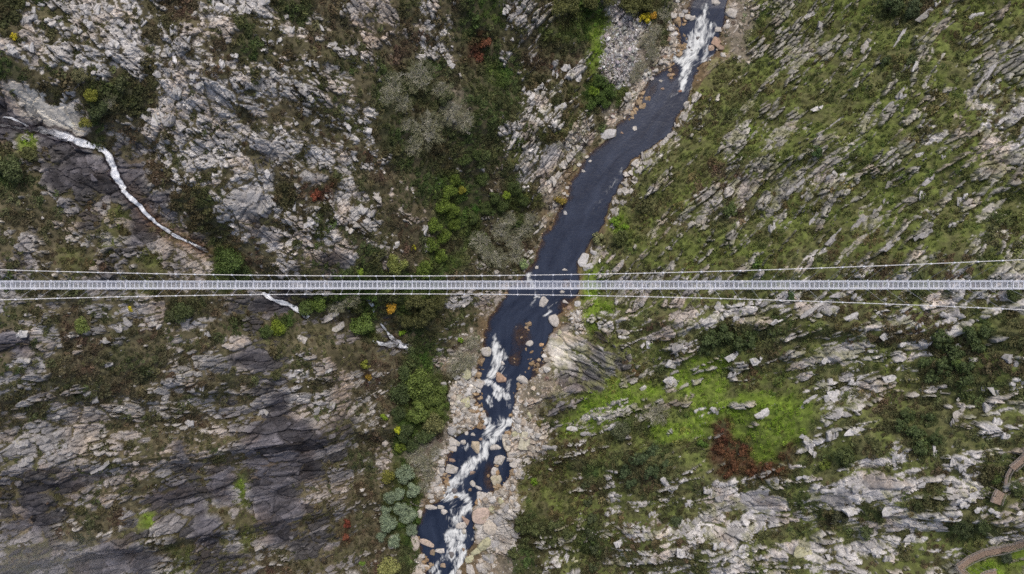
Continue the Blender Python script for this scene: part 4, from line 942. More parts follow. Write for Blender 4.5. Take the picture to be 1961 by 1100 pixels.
# grass tufts
GRASS = [leaf_clump('grass_tuft', 330 + i, 46, 0.34, M_SHRUB, h=0.34, up=0.9) for i in range(4)]
x, y, z = cand(110000)
dens = np.clip(at('gra', x, y), 0, 1) * (1 - 0.95 * fld(RMs, x, y)) * (fld(SMAX, x, y) > 0.5)
keep = rng.random(len(x)) < dens * 0.75 * np.clip(2.2 * (fbm(x / 3.5 + 9, y / 3.5, 3, 2) - 0.2), 0.1, 1)
x, y, z = x[keep], y[keep], z[keep]; n = len(x)
sc = rng.uniform(0.6, 1.35, n)
tint = np.stack([at('ca%d' % j, x, y) for j in range(3)], -1) * np.exp(rng.normal(0, 0.25, (n, 1))) * np.array([0.92, 1.02, 0.8])
scatter('grass', x, y, z - 0.05, np.stack([sc, sc, sc], -1), np.stack([rng.normal(0, .2, n), rng.normal(0, .2, n), rng.uniform(0, 6.28, n)], -1), np.clip(tint, .01, .4), rng.integers(0, 4, n),
        proto_collection('grass_tufts', GRASS), 'short green grass growing on the ledges and in the hollows', cat='grass')
print('grass', n)
# broken rock on the slopes
STO = [rock_mesh('rubble_stone', 400 + i, 12, M_STONE, 0.15) for i in range(8)]
x, y, z = cand(70000)
rk = at('rock', x, y) * (1 - 0.92 * at('smo', x, y)) * (1 - at('isR', x, y)) * (1 - at('isC', x, y)) * (1 - at('isE', x, y))
keep = rng.random(len(x)) < np.clip(rk, 0, 1) * (0.10 + 0.34 * fld(RMs, x, y)) * (fld(SMAX, x, y) > 2) * np.where(x > 30, 0.2, 0.4)
x, y, z = x[keep], y[keep], z[keep]; n = len(x)
u, v = w2px(x, y, z)
sx = np.minimum(0.26 * rng.pareto(2.0, n) + 0.28, 1.8)
asp = rng.uniform(0.45, 0.85, n)
th = np.array([o[0] for o in ORI])[fld(sec, x, y)]
tint = np.stack([at('rc%d' % j, x, y) for j in range(3)], -1) * np.exp(rng.normal(0.0, 0.22, (n, 1)))
scatter('rubble', x, y, z + 0.05 * sx, np.stack([sx, sx * asp, sx * rng.uniform(.35, .75, n)], -1), np.stack([rng.normal(0, .3, n), rng.normal(0, .3, n), np.radians(th + rng.normal(0, 14, n))], -1), np.clip(tint, .02, .72), rng.integers(0, 8, n),
        proto_collection('rubble_stones', STO), 'broken granite blocks and rubble strewn over the slopes', cat='rubble')
print('rubble', n)
# cobbles along the river, gravel bars and the scree
COB = [rock_mesh('cobble', 420 + i, 16, M_STONE, 0.38) for i in range(6)]
x, y, z = cand(420000)
s = fld(SMAX, x, y)
p = at('isR', x, y) * 0.75 + at('isE', x, y) * 0.16 * (s < 26) + 0.5 * np.exp(-((s - 0.5) / 2.2) ** 2) * (0.15 + at('isR', x, y) + at('isE', x, y)) * np.where((x > 35) & (y < 105) & (y > 5), .15, 1) + 0.30 * (s < -0.3) * np.exp(-((zwater(y) - z) / 0.42) ** 2)
keep = (rng.random(len(x)) < np.clip(p, 0, 1) * 0.85)
x, y, z, s = x[keep], y[keep], z[keep], s[keep]; n = len(x)
sx = np.where(at('isR', x, y) > .4, np.minimum(0.22 * rng.pareto(1.6, n) + 0.22, 1.9), np.minimum(0.14 * rng.pareto(2.2, n) + 0.2, 1.3))
pal = np.array([(.44,.42,.38),(.39,.36,.305),(.49,.475,.445),(.35,.315,.265),(.43,.42,.395),(.41,.355,.285)])
tint = pal[rng.integers(0, 6, n)] * np.exp(rng.normal(0, .18, (n, 1)))
tint = np.where((z < zwater(y))[:, None], tint * np.array([.66, .52, .36]), tint)
scatter('river_cobbles', x, y, z + 0.1 * sx, np.stack([sx, sx * rng.uniform(.6, 1, n), sx * rng.uniform(.5, .8, n)], -1), np.stack([rng.normal(0, .3, n), rng.normal(0, .3, n), rng.uniform(0, 6.28, n)], -1), np.clip(tint, .02, .7), rng.integers(0, 6, n),
        proto_collection('cobbles', COB), 'tan cobbles and gravel along the river and on its bars', cat='cobbles')
print('cobbles', n)
x, y, z = cand(420000)
keep = (rng.random(len(x)) < np.clip(at('isC', x, y), 0, 1) * 0.9)
x, y, z = x[keep], y[keep], z[keep]; n = len(x)
sx = np.minimum(0.16 * rng.pareto(2.4, n) + 0.3, 1.4)
tint = np.array([[.42, .41, .40]]) * np.exp(rng.normal(0, .3, (n, 1))) * (1 + rng.normal(0, .04, (n, 3)))
scatter('scree', x, y, z + 0.1 * sx, np.stack([sx, sx * rng.uniform(.6, 1, n), sx * rng.uniform(.5, .8, n)], -1), np.stack([rng.normal(0, .4, n), rng.normal(0, .4, n), rng.uniform(0, 6.28, n)], -1), np.clip(tint, .05, .72), rng.integers(0, 8, n),
        proto_collection('scree_stones', STO), 'grey tongue of scree stones left of the upper rapids', cat='scree')
print('scree', n, round(time.time() - T0, 1))

# ------------------------------------------------------------------ trees and shrubs told apart in the photograph
def crown_mesh(name, seed, n=1500, lobes=14, size=0.11, squash=0.72, spiky=0.0):
    r = np.random.default_rng(seed)
    a = r.random(lobes) * 6.283; rr = np.sqrt(r.random(lobes)) * 0.68
    C = np.stack([rr * np.cos(a), rr * np.sin(a), 0.32 + squash * 0.75 * np.sqrt(np.clip(1 - rr ** 2, 0, 1)) * r.uniform(.55, 1, lobes)], -1)
    LR = r.uniform(0.20, 0.40, lobes)
    k = r.choice(lobes, n, p=LR ** 2 / np.sum(LR ** 2))
    D = r.normal(0, 1, (n, 3)); D[:, 2] = np.abs(D[:, 2]) * 1.1 - 0.35; D /= np.linalg.norm(D, axis=1)[:, None]
    P = C[k] + D * (LR[k] * (0.72 + 0.34 * r.random(n)))[:, None]
    Dn = D + r.normal(0, 0.5, (n, 3)); Dn /= np.linalg.norm(Dn, axis=1)[:, None]
    T = np.cross(Dn, r.normal(0, 1, (n, 3))); T /= np.linalg.norm(T, axis=1)[:, None]
    B = np.cross(Dn, T)
    s = size * (0.55 + 0.9 * r.random((n, 1)))
    V = np.stack([P - T * s * .5, P + B * s * .4, P + T * s * .55, P - B * s * .4], 1).reshape(-1, 3)
    return mesh_np(name, V, np.arange(4 * n).reshape(-1, 4), M_LEAF)
def trunk_mesh(name, seed):
    r = random.Random(seed); mb = MB()
    mb.tube([(0, 0, -0.25), (0.02, 0.01, 0.15), (0.03, -0.02, 0.45)], [0.06, 0.045, 0.03], 6)
    for i in range(5):
        a = i * 1.26 + r.uniform(-.3, .3)
        mb.tube([(0.02, 0, 0.22), (0.25 * math.cos(a), 0.25 * math.sin(a), 0.42), (0.5 * math.cos(a), 0.5 * math.sin(a), 0.6 + r.uniform(-.05, .1))], [0.03, 0.02, 0.008], 5)
    return mb.build(name, M_BARK, True)
def bare_mesh(name, seed):
    r = random.Random(seed); V, Fq = [], []
    mbT = MB()
    mbT.tube([(0, 0, -0.2), (0, 0, 0.1), (.01, 0, .25)], [.05, .04, .03], 6)
    mb = MB()
    def grow(p, d, ln, rad, lev):
        q = p; pts = [p]
        for s_ in range(3):
            d = d + np.array([r.gauss(0, .16), r.gauss(0, .16), r.gauss(0, .08) + (.03 if lev else .0)])
            d = d / np.linalg.norm(d)
            q = q + d * ln / 3; pts.append(q)
        mb.tube(pts, np.maximum(np.linspace(rad, rad * .5, 4), .0075), 3)
        if lev < 4:
            for i in range(4):
                t = r.uniform(.35, 1.0); pp = pts[min(3, int(t * 3) + (1 if i == 0 else 0))]
                nd = d + np.array([r.gauss(0, .55), r.gauss(0, .55), r.gauss(.1, .25)])
                grow(pp, nd / np.linalg.norm(nd), ln * r.uniform(.5, .72), rad * .52, lev + 1)
    for i in range(8):
        a = i * 0.785 + r.uniform(-.3, .3)
        d = np.array([math.cos(a), math.sin(a), r.uniform(.35, 1.1)]); d /= np.linalg.norm(d)
        grow(np.array([0., 0, .2]), d, r.uniform(.42, .58), .024, 1)
    q_ = np.random.default_rng(seed)
    nt_ = 950
    a = q_.random(nt_) * 6.283; rr = np.sqrt(q_.random(nt_)) * (0.75 + 0.25 * np.sin(a * 5 + seed) * np.sin(a * 3 + 1.7 * seed)); el = 0.35 + 0.5 * np.sqrt(np.clip(1 - rr ** 2, 0, 1)) * q_.uniform(.45, 1, nt_)
    P = np.stack([rr * np.cos(a), rr * np.sin(a), el], -1)
    D = np.stack([np.cos(a) * rr, np.sin(a) * rr, np.full(nt_, .3)], -1) + q_.normal(0, .28, (nt_, 3)); D /= np.linalg.norm(D, axis=1)[:, None]
    S_ = np.cross(D, np.array([0, 0, 1.]) + q_.normal(0, .4, (nt_, 3))); S_ /= np.linalg.norm(S_, axis=1)[:, None]
    ln = q_.uniform(.10, .26, (nt_, 1))
    mbW = MB()
    mbW.add(np.stack([P - S_ * .005, P + S_ * .005, P + D * ln + S_ * .002, P + D * ln - S_ * .002], 1).reshape(-1, 3), np.arange(4 * nt_).reshape(-1, 4))
    return mbT.build('trunk', M_BARK, True), mb.build(name, M_LIMB), mbW.build('twigs', M_TWIG)
CROWN = [crown_mesh('crown', 500 + i, 2400, 15 + 3 * i, 0.095) for i in range(4)]
BUSHY = [crown_mesh('crown', 520 + i, 900, 9 + i, 0.14, 0.5) for i in range(4)]
TRUNK = [trunk_mesh('trunk', 540 + i) for i in range(3)]
BARE = [bare_mesh('branches', 560 + i) for i in range(5)]
GRN, DGRN, OLV, BLUE, BRT, YEL, ORG, RUST, PAL, GREY = (.062,.088,.022), (.036,.052,.020), (.105,.105,.035), (.115,.150,.105), (.095,.150,.020), (.30,.26,.02), (.26,.155,.02), (.062,.030,.016), (.165,.175,.075), (.10,.10,.075)
count = [0]
def plant(name, cat, u, v, rpx, col, label, group=None, kind='crown', hfac=1.05):
    x, y, _ = W(u, v); x = float(x); y = float(y)
    zg = float(zt(np.array([x]), np.array([y]))[0])
    k = (CAM_H - zg) / FPX
    r_ = rpx * k
    e_ = empty(name, (x, y, zg), random.uniform(0, 6.28))
    e_.scale = (r_ * 1.08, r_ * 1.08, r_ * hfac)
    tag(e_, label, cat, group)
    i = count[0]; count[0] += 1
    if kind == 'bare':
        t, b, tw = BARE[i % 5]
        obj('trunk', t, e_); obj('branches', b, e_); obj('twigs', tw, e_)
    else:
        obj('trunk', TRUNK[i % 3], e_)
        c = obj('crown', (CROWN if kind == 'crown' else BUSHY)[i % 4], e_)
        f = random.uniform(.9, 1.14) * 1.75
        c.color = (col[0] * f, col[1] * f, col[2] * f, 1)
def single(lst):
    for name, cat, u, v, r_, col, lab, kind in lst: plant(name, cat, u, v, r_, col, lab, None, kind)
def cluster(name, cat, lab, grp, col, kind, pts):
    for i_, (u, v, r_) in enumerate(sorted(pts, key=lambda p: p[1])): plant(name, cat, u, v, r_, col, lab + ', ' + ordinal(i_) + ' from the top', grp, kind)
# ---- clusters whose members cannot be told apart
cluster('bare_tree', 'tree', 'leafless pale tree in the thicket right of the upper left rocks', 'bare trees of the upper thicket', None, 'bare',
  [(752,165,28),(805,150,33),(770,200,22),(818,250,38),(865,215,28),(890,235,22),(790,282,22),(740,190,20),(845,175,20),(780,240,18)])
cluster('bare_tree', 'tree', 'leafless greyish tree on the left bank just above the bridge', 'bare trees on the left bank above the bridge', None, 'bare',
  [(920,465,24),(960,442,22),(985,465,22),(1003,440,20),(955,495,22),(990,490,18),(935,490,18),(1015,420,16),(975,420,16)])
cluster('bare_bush', 'bush', 'twiggy bare bush on the pale bank left of the rapids', 'twiggy bushes left of the lower rapids', None, 'bare',
  [(798,868,22),(815,885,20),(822,905,16),(808,845,18),(812,930,14),(835,862,14)])
cluster('bare_bush', 'bush', 'grey bare bush at the left head of the lower rapids', 'grey bushes at the head of the lower rapids', None, 'bare',
  [(905,655,16),(882,690,24),(900,690,18),(870,710,16)])
cluster('bare_bush', 'bush', 'dry bush between the scree and the upper rapids', 'dry bushes by the scree', None, 'bare',
  [(1240,80,18),(1248,105,16),(1225,130,14),(1255,60,14),(1215,150,14),(1270,30,14)])
cluster('round_tree', 'tree', 'round green tree in the clump left of the boulder field', 'green trees left of the boulder field', GRN, 'crown',
  [(800,732,32),(826,755,26),(800,785,26),(848,752,18),(838,780,18),(812,762,22)])
cluster('dark_tree', 'tree', 'dark green tree behind the big clump left of the boulders', 'dark trees behind the big clump', DGRN, 'crown',
  [(768,752,22),(775,715,16),(778,828,22),(815,832,20),(765,790,16),(790,850,16)])
cluster('blue_green_tree', 'tree', 'grey-green round tree of the row left of the bottom rapids', 'grey-green trees of the left bank row', BLUE, 'crown',
  [(778,905,20),(790,935,17),(748,950,13),(768,970,15),(745,998,19),(782,985,18),(733,1026,12),(757,1032,15),(765,945,13),(790,1012,13),(742,975,13)])
cluster('red_brown_bush', 'bush', 'rust-red bush in the big bracken patch at right', 'rust-red bushes of the bracken patch', RUST, 'bush',
  [(1378,862,15),(1402,888,16),(1422,862,13),(1392,908,12),(1440,900,15),(1468,894,15),(1494,902,11)])
cluster('dark_bush', 'bush', 'dark green bush in the thicket at the foot of the scree', 'dark bushes at the foot of the scree', (.040,.068,.016), 'crown',
  [(1150,160,17),(1167,178,15),(1148,188,14),(1160,200,12),(1130,205,12)])
cluster('dark_bush', 'bush', 'dark green bush in the hollow above the rust-red patch', 'dark bushes above the rust-red patch', DGRN, 'bush',
  [(1360,648,22),(1390,642,24),(1415,660,20),(1345,668,16),(1435,650,18)])
cluster('dark_bush', 'bush', 'dark bush in the wooded hollow near the right edge', 'dark bushes of the hollow near the right edge', DGRN, 'bush',
  [(1795,650,24),(1820,675,22),(1855,640,20),(1870,665,20),(1800,700,22),(1780,720,18),(1850,700,18),(1770,690,18),(1840,730,20),(1880,635,16)])
cluster('dark_bush', 'bush', 'dark bush in the gully left of the right-hand boulders', 'dark bushes left of the right-hand white boulders', DGRN, 'bush',
  [(1750,825,22),(1775,800,20),(1760,860,20),(1735,795,18),(1790,840,16),(1720,815,16)])
cluster('dark_bush', 'bush', 'dark green bush in the gully below the green bowl', 'dark bushes below the green bowl', (.034,.050,.024), 'bush',
  [(1222,878,24),(1245,900,20),(1200,900,18),(1250,860,16),(1210,920,16),(1275,890,14)])
cluster('dark_bush', 'bush', 'dark bush in the narrow gully at bottom centre', 'dark bushes of the bottom gully', (.036,.046,.022), 'bush',
  [(1128,960,12),(1134,990,13),(1132,1020,13),(1140,1050,13),(1138,1085,13),(1120,930,12)])
cluster('green_tree', 'tree', 'green broadleaf tree in the strip above the bridge, mid-left', 'green trees of the left strip', (.060,.090,.016), 'crown',
  [(862,372,18),(848,398,17),(836,432,18),(868,405,15),(850,455,16),(872,345,13),(828,470,16),(845,490,15),(870,430,14)])
cluster('dark_tree', 'tree', 'dark evergreen on the left bank opposite the rocky bend', 'dark evergreens of the left bank', (.034,.050,.015), 'crown',
  [(945,380,14),(985,362,15),(930,400,14),(962,395,14),(905,420,13),(925,345,14),(1000,385,13),(890,310,14),(915,300,13)])
cluster('olive_tree', 'tree', 'olive green tree at the top edge beside the scree', 'olive trees at the top edge', (.060,.066,.024), 'crown',
  [(1092,14,22),(1068,22,18),(1130,8,18),(1205,18,22),(1232,8,20),(1165,2,18)])
cluster('dark_tree', 'tree', 'dark olive tree below the bridge, right of the orange one', 'dark olive trees right of the orange one', (.048,.052,.020), 'crown',
  [(795,580,22),(822,590,22),(805,612,18),(842,578,18),(780,615,14)])
cluster('dark_bush', 'bush', 'dark bush right of the river at the bottom edge', 'dark bushes at the bottom edge right of the river', (.042,.052,.020), 'bush',
  [(1000,1005,20),(1025,1015,18),(1010,1035,16),(1065,1000,18),(1085,1020,16),(1060,1030,15),(985,1060,16)])
# ---- single trees and bushes
single([
 ('olive_bush','bush',180,185,15,(.115,.125,.022),'yellow-green bush in the dark gully above the pale slab','crown'),
 ('olive_bush','bush',168,240,14,(.105,.110,.026),'olive bush at the top lip of the long waterfall','crown'),
 ('dark_bush','bush',195,215,22,(.034,.046,.02),'dark bush between the two olive ones in the upper left gully','crown'),
 ('bare_bush','bush',212,198,18,None,'grey leafless bush in the upper left gully','bare'),
 ('olive_bush','bush',158,148,16,(.085,.085,.045),'dull grey-green bush under the upper left rock shelf','crown'),
 ('dark_bush','bush',235,160,18,(.04,.048,.022),'dark bush at the upper end of the upper left gully','bush'),
 ('yellow_gorse','bush',31,72,9,YEL,'small yellow gorse bush near the upper left corner','bush'),
 ('round_tree','tree',448,502,26,(.045,.070,.020),'dark green round tree at the foot of the long waterfall','crown'),
 ('round_tree','tree',470,525,18,(.035,.052,.018),'dark tree half under the bridge below the long waterfall','crown'),
 ('dark_round_tree','tree',855,192,20,(.042,.052,.024),'dark round tree among the bare trees of the upper thicket','crown'),
 ('bright_bush','bush',1138,178,12,(.075,.120,.015),'bright green round bush at the left end of the scree foot thicket','crown'),
 ('yellow_gorse','bush',1232,36,14,YEL,'bright yellow gorse bush at the top of the scree','bush'),
 ('orange_bush','bush',1250,33,9,ORG,'small orange bush right of the bright yellow gorse','bush'),
 ('olive_bush','bush',1070,386,14,(.145,.115,.025),'mustard coloured bush leaning over the left water edge','bush'),
 ('pale_tree','tree',1002,505,11,(.135,.185,.085),'small mint green tree at the left bank touching the bridge cable','crown'),
 ('green_tree','tree',885,365,9,(.125,.125,.02),'small yellowish tree among the left strip of green trees','crown'),
 ('bright_bush','bush',970,375,9,(.11,.16,.02),'bright green bush among the dark evergreens of the left bank','crown'),
 ('olive_tree','tree',765,505,24,(.085,.100,.028),'broad olive tree above the bridge at the foot of the rocks','crown'),
 ('green_tree','tree',815,515,20,(.065,.095,.018),'green tree above the bridge, right of the broad olive one','crown'),
 ('yellow_bush','bush',790,475,8,(.19,.19,.015),'small yellow bush on top of the broad olive tree','bush'),
 ('bright_bush','bush',690,523,10,(.105,.16,.02),'bright green bush peeping over the upper bridge cable','bush'),
 ('orange_tree','tree',748,590,13,(.25,.155,.02),'golden orange tree just below the bridge','crown'),
 ('green_tree','tree',588,588,17,(.055,.082,.024),'green tree right of the short waterfall','crown'),
 ('green_tree','tree',612,582,18,(.065,.100,.022),'lighter green tree touching the lower bridge cable right of the short waterfall','crown'),
 ('bare_tree','tree',650,582,22,None,'grey leafless tree below the bridge between green trees','bare'),
 ('bare_tree','tree',676,572,18,None,'pale leafless tree beside the small spout under the bridge','bare'),
 ('round_tree','tree',692,622,25,(.062,.095,.024),'round green tree standing alone left of the fan-shaped cascade','crown'),
 ('bright_bush','bush',535,628,17,(.090,.125,.016),'yellow-green bush below the short waterfall','crown'),
 ('dark_bush','bush',512,635,15,(.038,.058,.018),'dark green bush left of the yellow-green one below the short waterfall','crown'),
 ('bright_bush','bush',772,636,9,(.10,.17,.015),'bright green bush on the fan-shaped cascade','bush'),
 ('bright_bush','bush',883,651,7,(.10,.16,.02),'small bright green bush at the tip of the rocks right of the cascade','bush'),
 ('olive_tree','tree',832,808,22,(.088,.094,.040),'dull olive tree at the lower right end of the big clump','crown'),
 ('yellow_bush','bush',762,822,9,(.20,.23,.015),'lemon yellow bush at the lower left of the big clump','bush'),
 ('bright_bush','bush',738,798,9,(.10,.15,.015),'bright green bush left of the big clump','bush'),
 ('green_bush','bush',766,857,13,(.075,.105,.016),'green bush above the olive one at the head of the grey-green row','bush'),
 ('olive_bush','bush',744,910,15,(.092,.096,.022),'olive bush at the upper left of the grey-green row','crown'),
 ('pale_olive_tree','tree',748,1082,23,(.165,.175,.065),'pale olive round tree at the bottom edge below the grey-green row','crown'),
 ('green_bush','bush',692,1078,8,(.07,.12,.02),'small green bush left of the pale olive tree','bush'),
 ('orange_bush','bush',708,722,8,(.17,.115,.02),'ochre bush in the shrubby gully left of the big clump','bush'),
 ('olive_bush','bush',700,700,12,(.10,.115,.02),'olive bush above the ochre one in the shrubby gully','bush'),
 ('red_bush','bush',606,373,14,(.095,.030,.018),'dark red bush on the upper left rocks','bush'),
 ('red_bush','bush',930,88,14,(.085,.035,.020),'dark red bush left of the olive wood at the top','bush'),
 ('red_bush','bush',918,112,13,(.080,.032,.020),'dark red bush just below another at the top centre','bush'),
 ('red_bush','bush',667,1000,11,(.105,.030,.020),'red bush at the edge of the dark cliff','bush'),
 ('red_bush','bush',664,1026,9,(.095,.035,.022),'smaller red bush at the edge of the dark cliff, below the other','bush'),
 ('yellow_gorse','bush',253,592,7,YEL,'small yellow gorse on a slab below the bridge at far left','bush'),
 ('green_bush','bush',163,622,17,(.085,.110,.032),'green bush on the left slope below the bridge','crown'),
 ('dark_bush','bush',355,598,22,(.038,.050,.020),'dark bush under the lower cable on the left slope','crown'),
 ('dark_bush','bush',330,605,14,(.036,.044,.020),'dark bush in the cleft left of the one under the lower cable','crown'),
 ('dark_bush','bush',30,330,30,(.040,.052,.022),'large dark bush at the left edge below the stream','crown'),
 ('dark_bush','bush',70,300,18,(.052,.058,.024),'dull bush right of the large dark one at the left edge','crown'),
 ('pale_bush','bush',1142,460,16,(.12,.13,.065),'thin grey-green bush reaching over the right bank','bush'),
 ('bright_bush','bush',1178,425,13,(.075,.13,.015),'bright green bush at the end of the rocky right bank','bush'),
 ('bright_bush','bush',1196,436,10,(.085,.15,.015),'smaller bright green bush below the end of the rocky right bank','bush'),
 ('dark_bush','bush',1188,455,18,(.045,.055,.02),'dark bush behind the bright green ones at the right bank','crown'),
 ('bare_tree','tree',1256,790,26,None,'leafless tree standing alone in the green bowl','bare'),
 ('grey_bush','bush',1188,822,20,(.055,.066,.036),'dusky green bush beside the lone leafless tree','crown'),
 ('green_bush','bush',1345,848,12,(.05,.09,.018),'green bush at the left corner of the rust-red patch','bush'),
 ('bright_bush','bush',1022,921,9,(.085,.145,.015),'bright green bush on the right bank of the lower rapids','bush'),
 ('olive_bush','bush',1032,812,9,(.075,.075,.022),'small olive bush below the smooth slab','bush'),
 ('dark_bush','bush',1292,995,15,(.036,.050,.024),'dark bush between two rock knolls at the bottom','bush'),
 ('dark_tree','tree',1608,872,24,(.042,.056,.020),'dark round tree under the big pale rock at right','crown'),
 ('dark_bush','bush',1578,888,14,(.075,.10,.02),'green bush beside the dark round tree at right','bush'),
 ('dark_bush','bush',1600,985,20,(.042,.046,.026),'dark bush between the grey slabs at lower right','bush'),
 ('dark_bush','bush',1655,1015,18,(.042,.056,.024),'dark green bush below the grey slabs at lower right','bush'),
 ('green_bush','bush',1832,700,16,(.060,.090,.026),'lighter green bush within the wooded hollow near the right edge','bush'),
 ('dark_tree','tree',1838,1008,22,(.034,.046,.020),'dark round tree above the wooden walkway','crown'),
 ('dark_bush','bush',1878,1006,15,(.040,.056,.022),'dark bush right of the dark round tree above the walkway','crown'),
 ('dark_bush','bush',1922,1064,13,(.035,.048,.030),'dark bush just below the wooden walkway','crown'),
 ('dark_bush','bush',1905,920,12,(.045,.065,.020),'green bush between the stairway and the wooden landing','bush'),
 ('dark_bush','bush',1940,935,16,(.042,.055,.022),'dark bush right of the wooden landing','crown'),
 ('dark_bush','bush',1692,120,15,(.036,.052,.022),'dark bush at the foot of the long white rib at upper right','bush'),
 ('dark_bush','bush',1742,118,14,(.038,.052,.022),'dark bush right of the long white rib at upper right','bush'),
 ('dark_tree','tree',1702,18,24,(.036,.052,.022),'dark tree at the top edge of the right slope','crown'),
 ('dark_tree','tree',1742,22,20,(.034,.048,.024),'dark tree right of another at the top edge of the right slope','crown'),
 ('green_bush','bush',1562,292,14,(.038,.066,.024),'dark green bush in the middle of the grassy right slope','bush'),
 ('dark_bush','bush',1395,405,18,(.045,.064,.022),'green bush on the brown heath of the right slope','bush'),
 ('dark_bush','bush',1510,565,14,(.034,.058,.022),'dark green bush between the deck and lower cable at right','bush'),
 ('dark_bush','bush',1930,560,20,(.040,.055,.020),'dark bush between the deck and lower cable at the right edge','crown')])
print('plants', count[0], round(time.time() - T0, 1))

# ------------------------------------------------------------------ suspension footbridge
XM, YB = -31.0, 0.52
def zdeck(x): return 170.6 + 0.00072 * (np.asarray(x) - XM) ** 2
MOD = 4.5
BR_ = empty('suspension_bridge', (0, 0, 0))
tag(BR_, 'long white steel suspension footbridge spanning the gorge from side to side', 'bridge')
fr = MB()                                    # module frame: two edge beams, four floor beams, lower outrigger
for s in (-1, 1):
    fr.box((0, s * 0.77, 0), (MOD - 0.05, 0.19, 0.16))
fr.box((-MOD / 2 + .11, 0, 0.01), (0.22, 1.66, 0.18))
for i in (1, 2, 3): fr.box((-MOD / 2 + .05 + i * MOD / 4, 0, -0.01), (0.14, 1.35, 0.12))
fr.box((-MOD / 2 + .1, 0, -0.85), (0.16, 2.3, 0.16))
for s in (-1, 1):
    fr.box((-MOD / 2 + .1, s * 1.12, -0.82), (0.32, 0.22, 0.24))
    fr.tube([(-MOD / 2 + .1, s * 0.77, -0.1), (-MOD / 2 + .1, s * 0.9, -0.8)], 0.05, 5)
ME_FRAME = fr.build('deck_module', M_STEEL)
gr = MB()
pw = MOD / 4 - 0.1
for i in range(12): gr.box((0, -0.62 + i * 1.24 / 11, 0), (pw, 0.024, 0.05))
for i in range(6): gr.box((-pw / 2 + (i + .5) * pw / 6, 0, -0.012), (0.018, 1.3, 0.03))
ME_GRATE = gr.build('floor_grating', M_GRATE)
def parapet(s):
    pa = MB()
    A = np.array([0, s * 0.86, 0.06]); Bv = np.array([0, s * 1.06, 1.25])
    for i in range(8):
        t = i / 7
        c = A + (Bv - A) * t
        pa.box(c, (MOD - .08, 0.014 if i < 7 else 0.055, 0.014 if i < 7 else 0.055))
    for i in range(10):
        xx = -MOD / 2 + .1 + i * (MOD - .2) / 9
        pa.tube([A + (xx, 0, 0), Bv + (xx, 0, 0)], 0.013 if i % 3 else 0.028, 4)
    return pa.build('parapet', M_GRATE)
ME_PAR = [parapet(-1), parapet(1)]
# modules reach a little beyond both sides of the picture and run into the slopes
i0, i1 = -36, 42
slope = lambda x: math.atan2(2 * 0.00072 * (x - XM), 1)
for i in range(i0, i1):
    xc = -15.0 + i * MOD + 0.55
    zc = float(zdeck(xc))
    o = obj('deck_module', ME_FRAME, BR_)
    o.location = (xc, YB, zc); o.rotation_euler = (0, -slope(xc), 0)
    for j in range(4):
        g = obj('floor_grating', ME_GRATE, o); g.location = (-MOD / 2 + (j + .5) * MOD / 4 + .05, 0, 0.0)
    for m_ in ME_PAR: obj('parapet', m_, o)
def cab(x, s):
    d = (x - XM)
    return np.stack([x, YB + s * (2.28 + 0.000157 * d * d + 0.0 * x), zdeck(x) + 1.35 + 0.00056 * d * d], -1)
xs = np.linspace(-15.0 + i0 * MOD - 2, -15.0 + i1 * MOD, 140)
clampm = MB(); clampm.box((0, 0, 0), (0.42, 0.30, 0.34)); clampm.box((0, 0, -0.2), (0.14, 0.12, 0.3)); ME_CLAMP = clampm.build('cable_clamp', M_STEEL)
for s in (-1, 1):
    mb = MB(); mb.tube(cab(xs, s), 0.086, 8)
    co = obj('main_cable', mb.build('main_cable', M_CABLE, True), BR_)
    for i in range(i0, i1):
        xh = -15.0 + i * MOD + 0.55 - MOD / 2 + .1
        top = cab(np.array([xh]), s)[0]
        c = obj('cable_clamp', ME_CLAMP, co); c.location = top
        bot = np.array([xh, YB + s * 1.12, float(zdeck(xh)) - 0.75])
        hb = MB(); hb.tube([bot, top], 0.024, 5)
        obj('hanger', hb.build('hanger', M_STEEL), BR_)

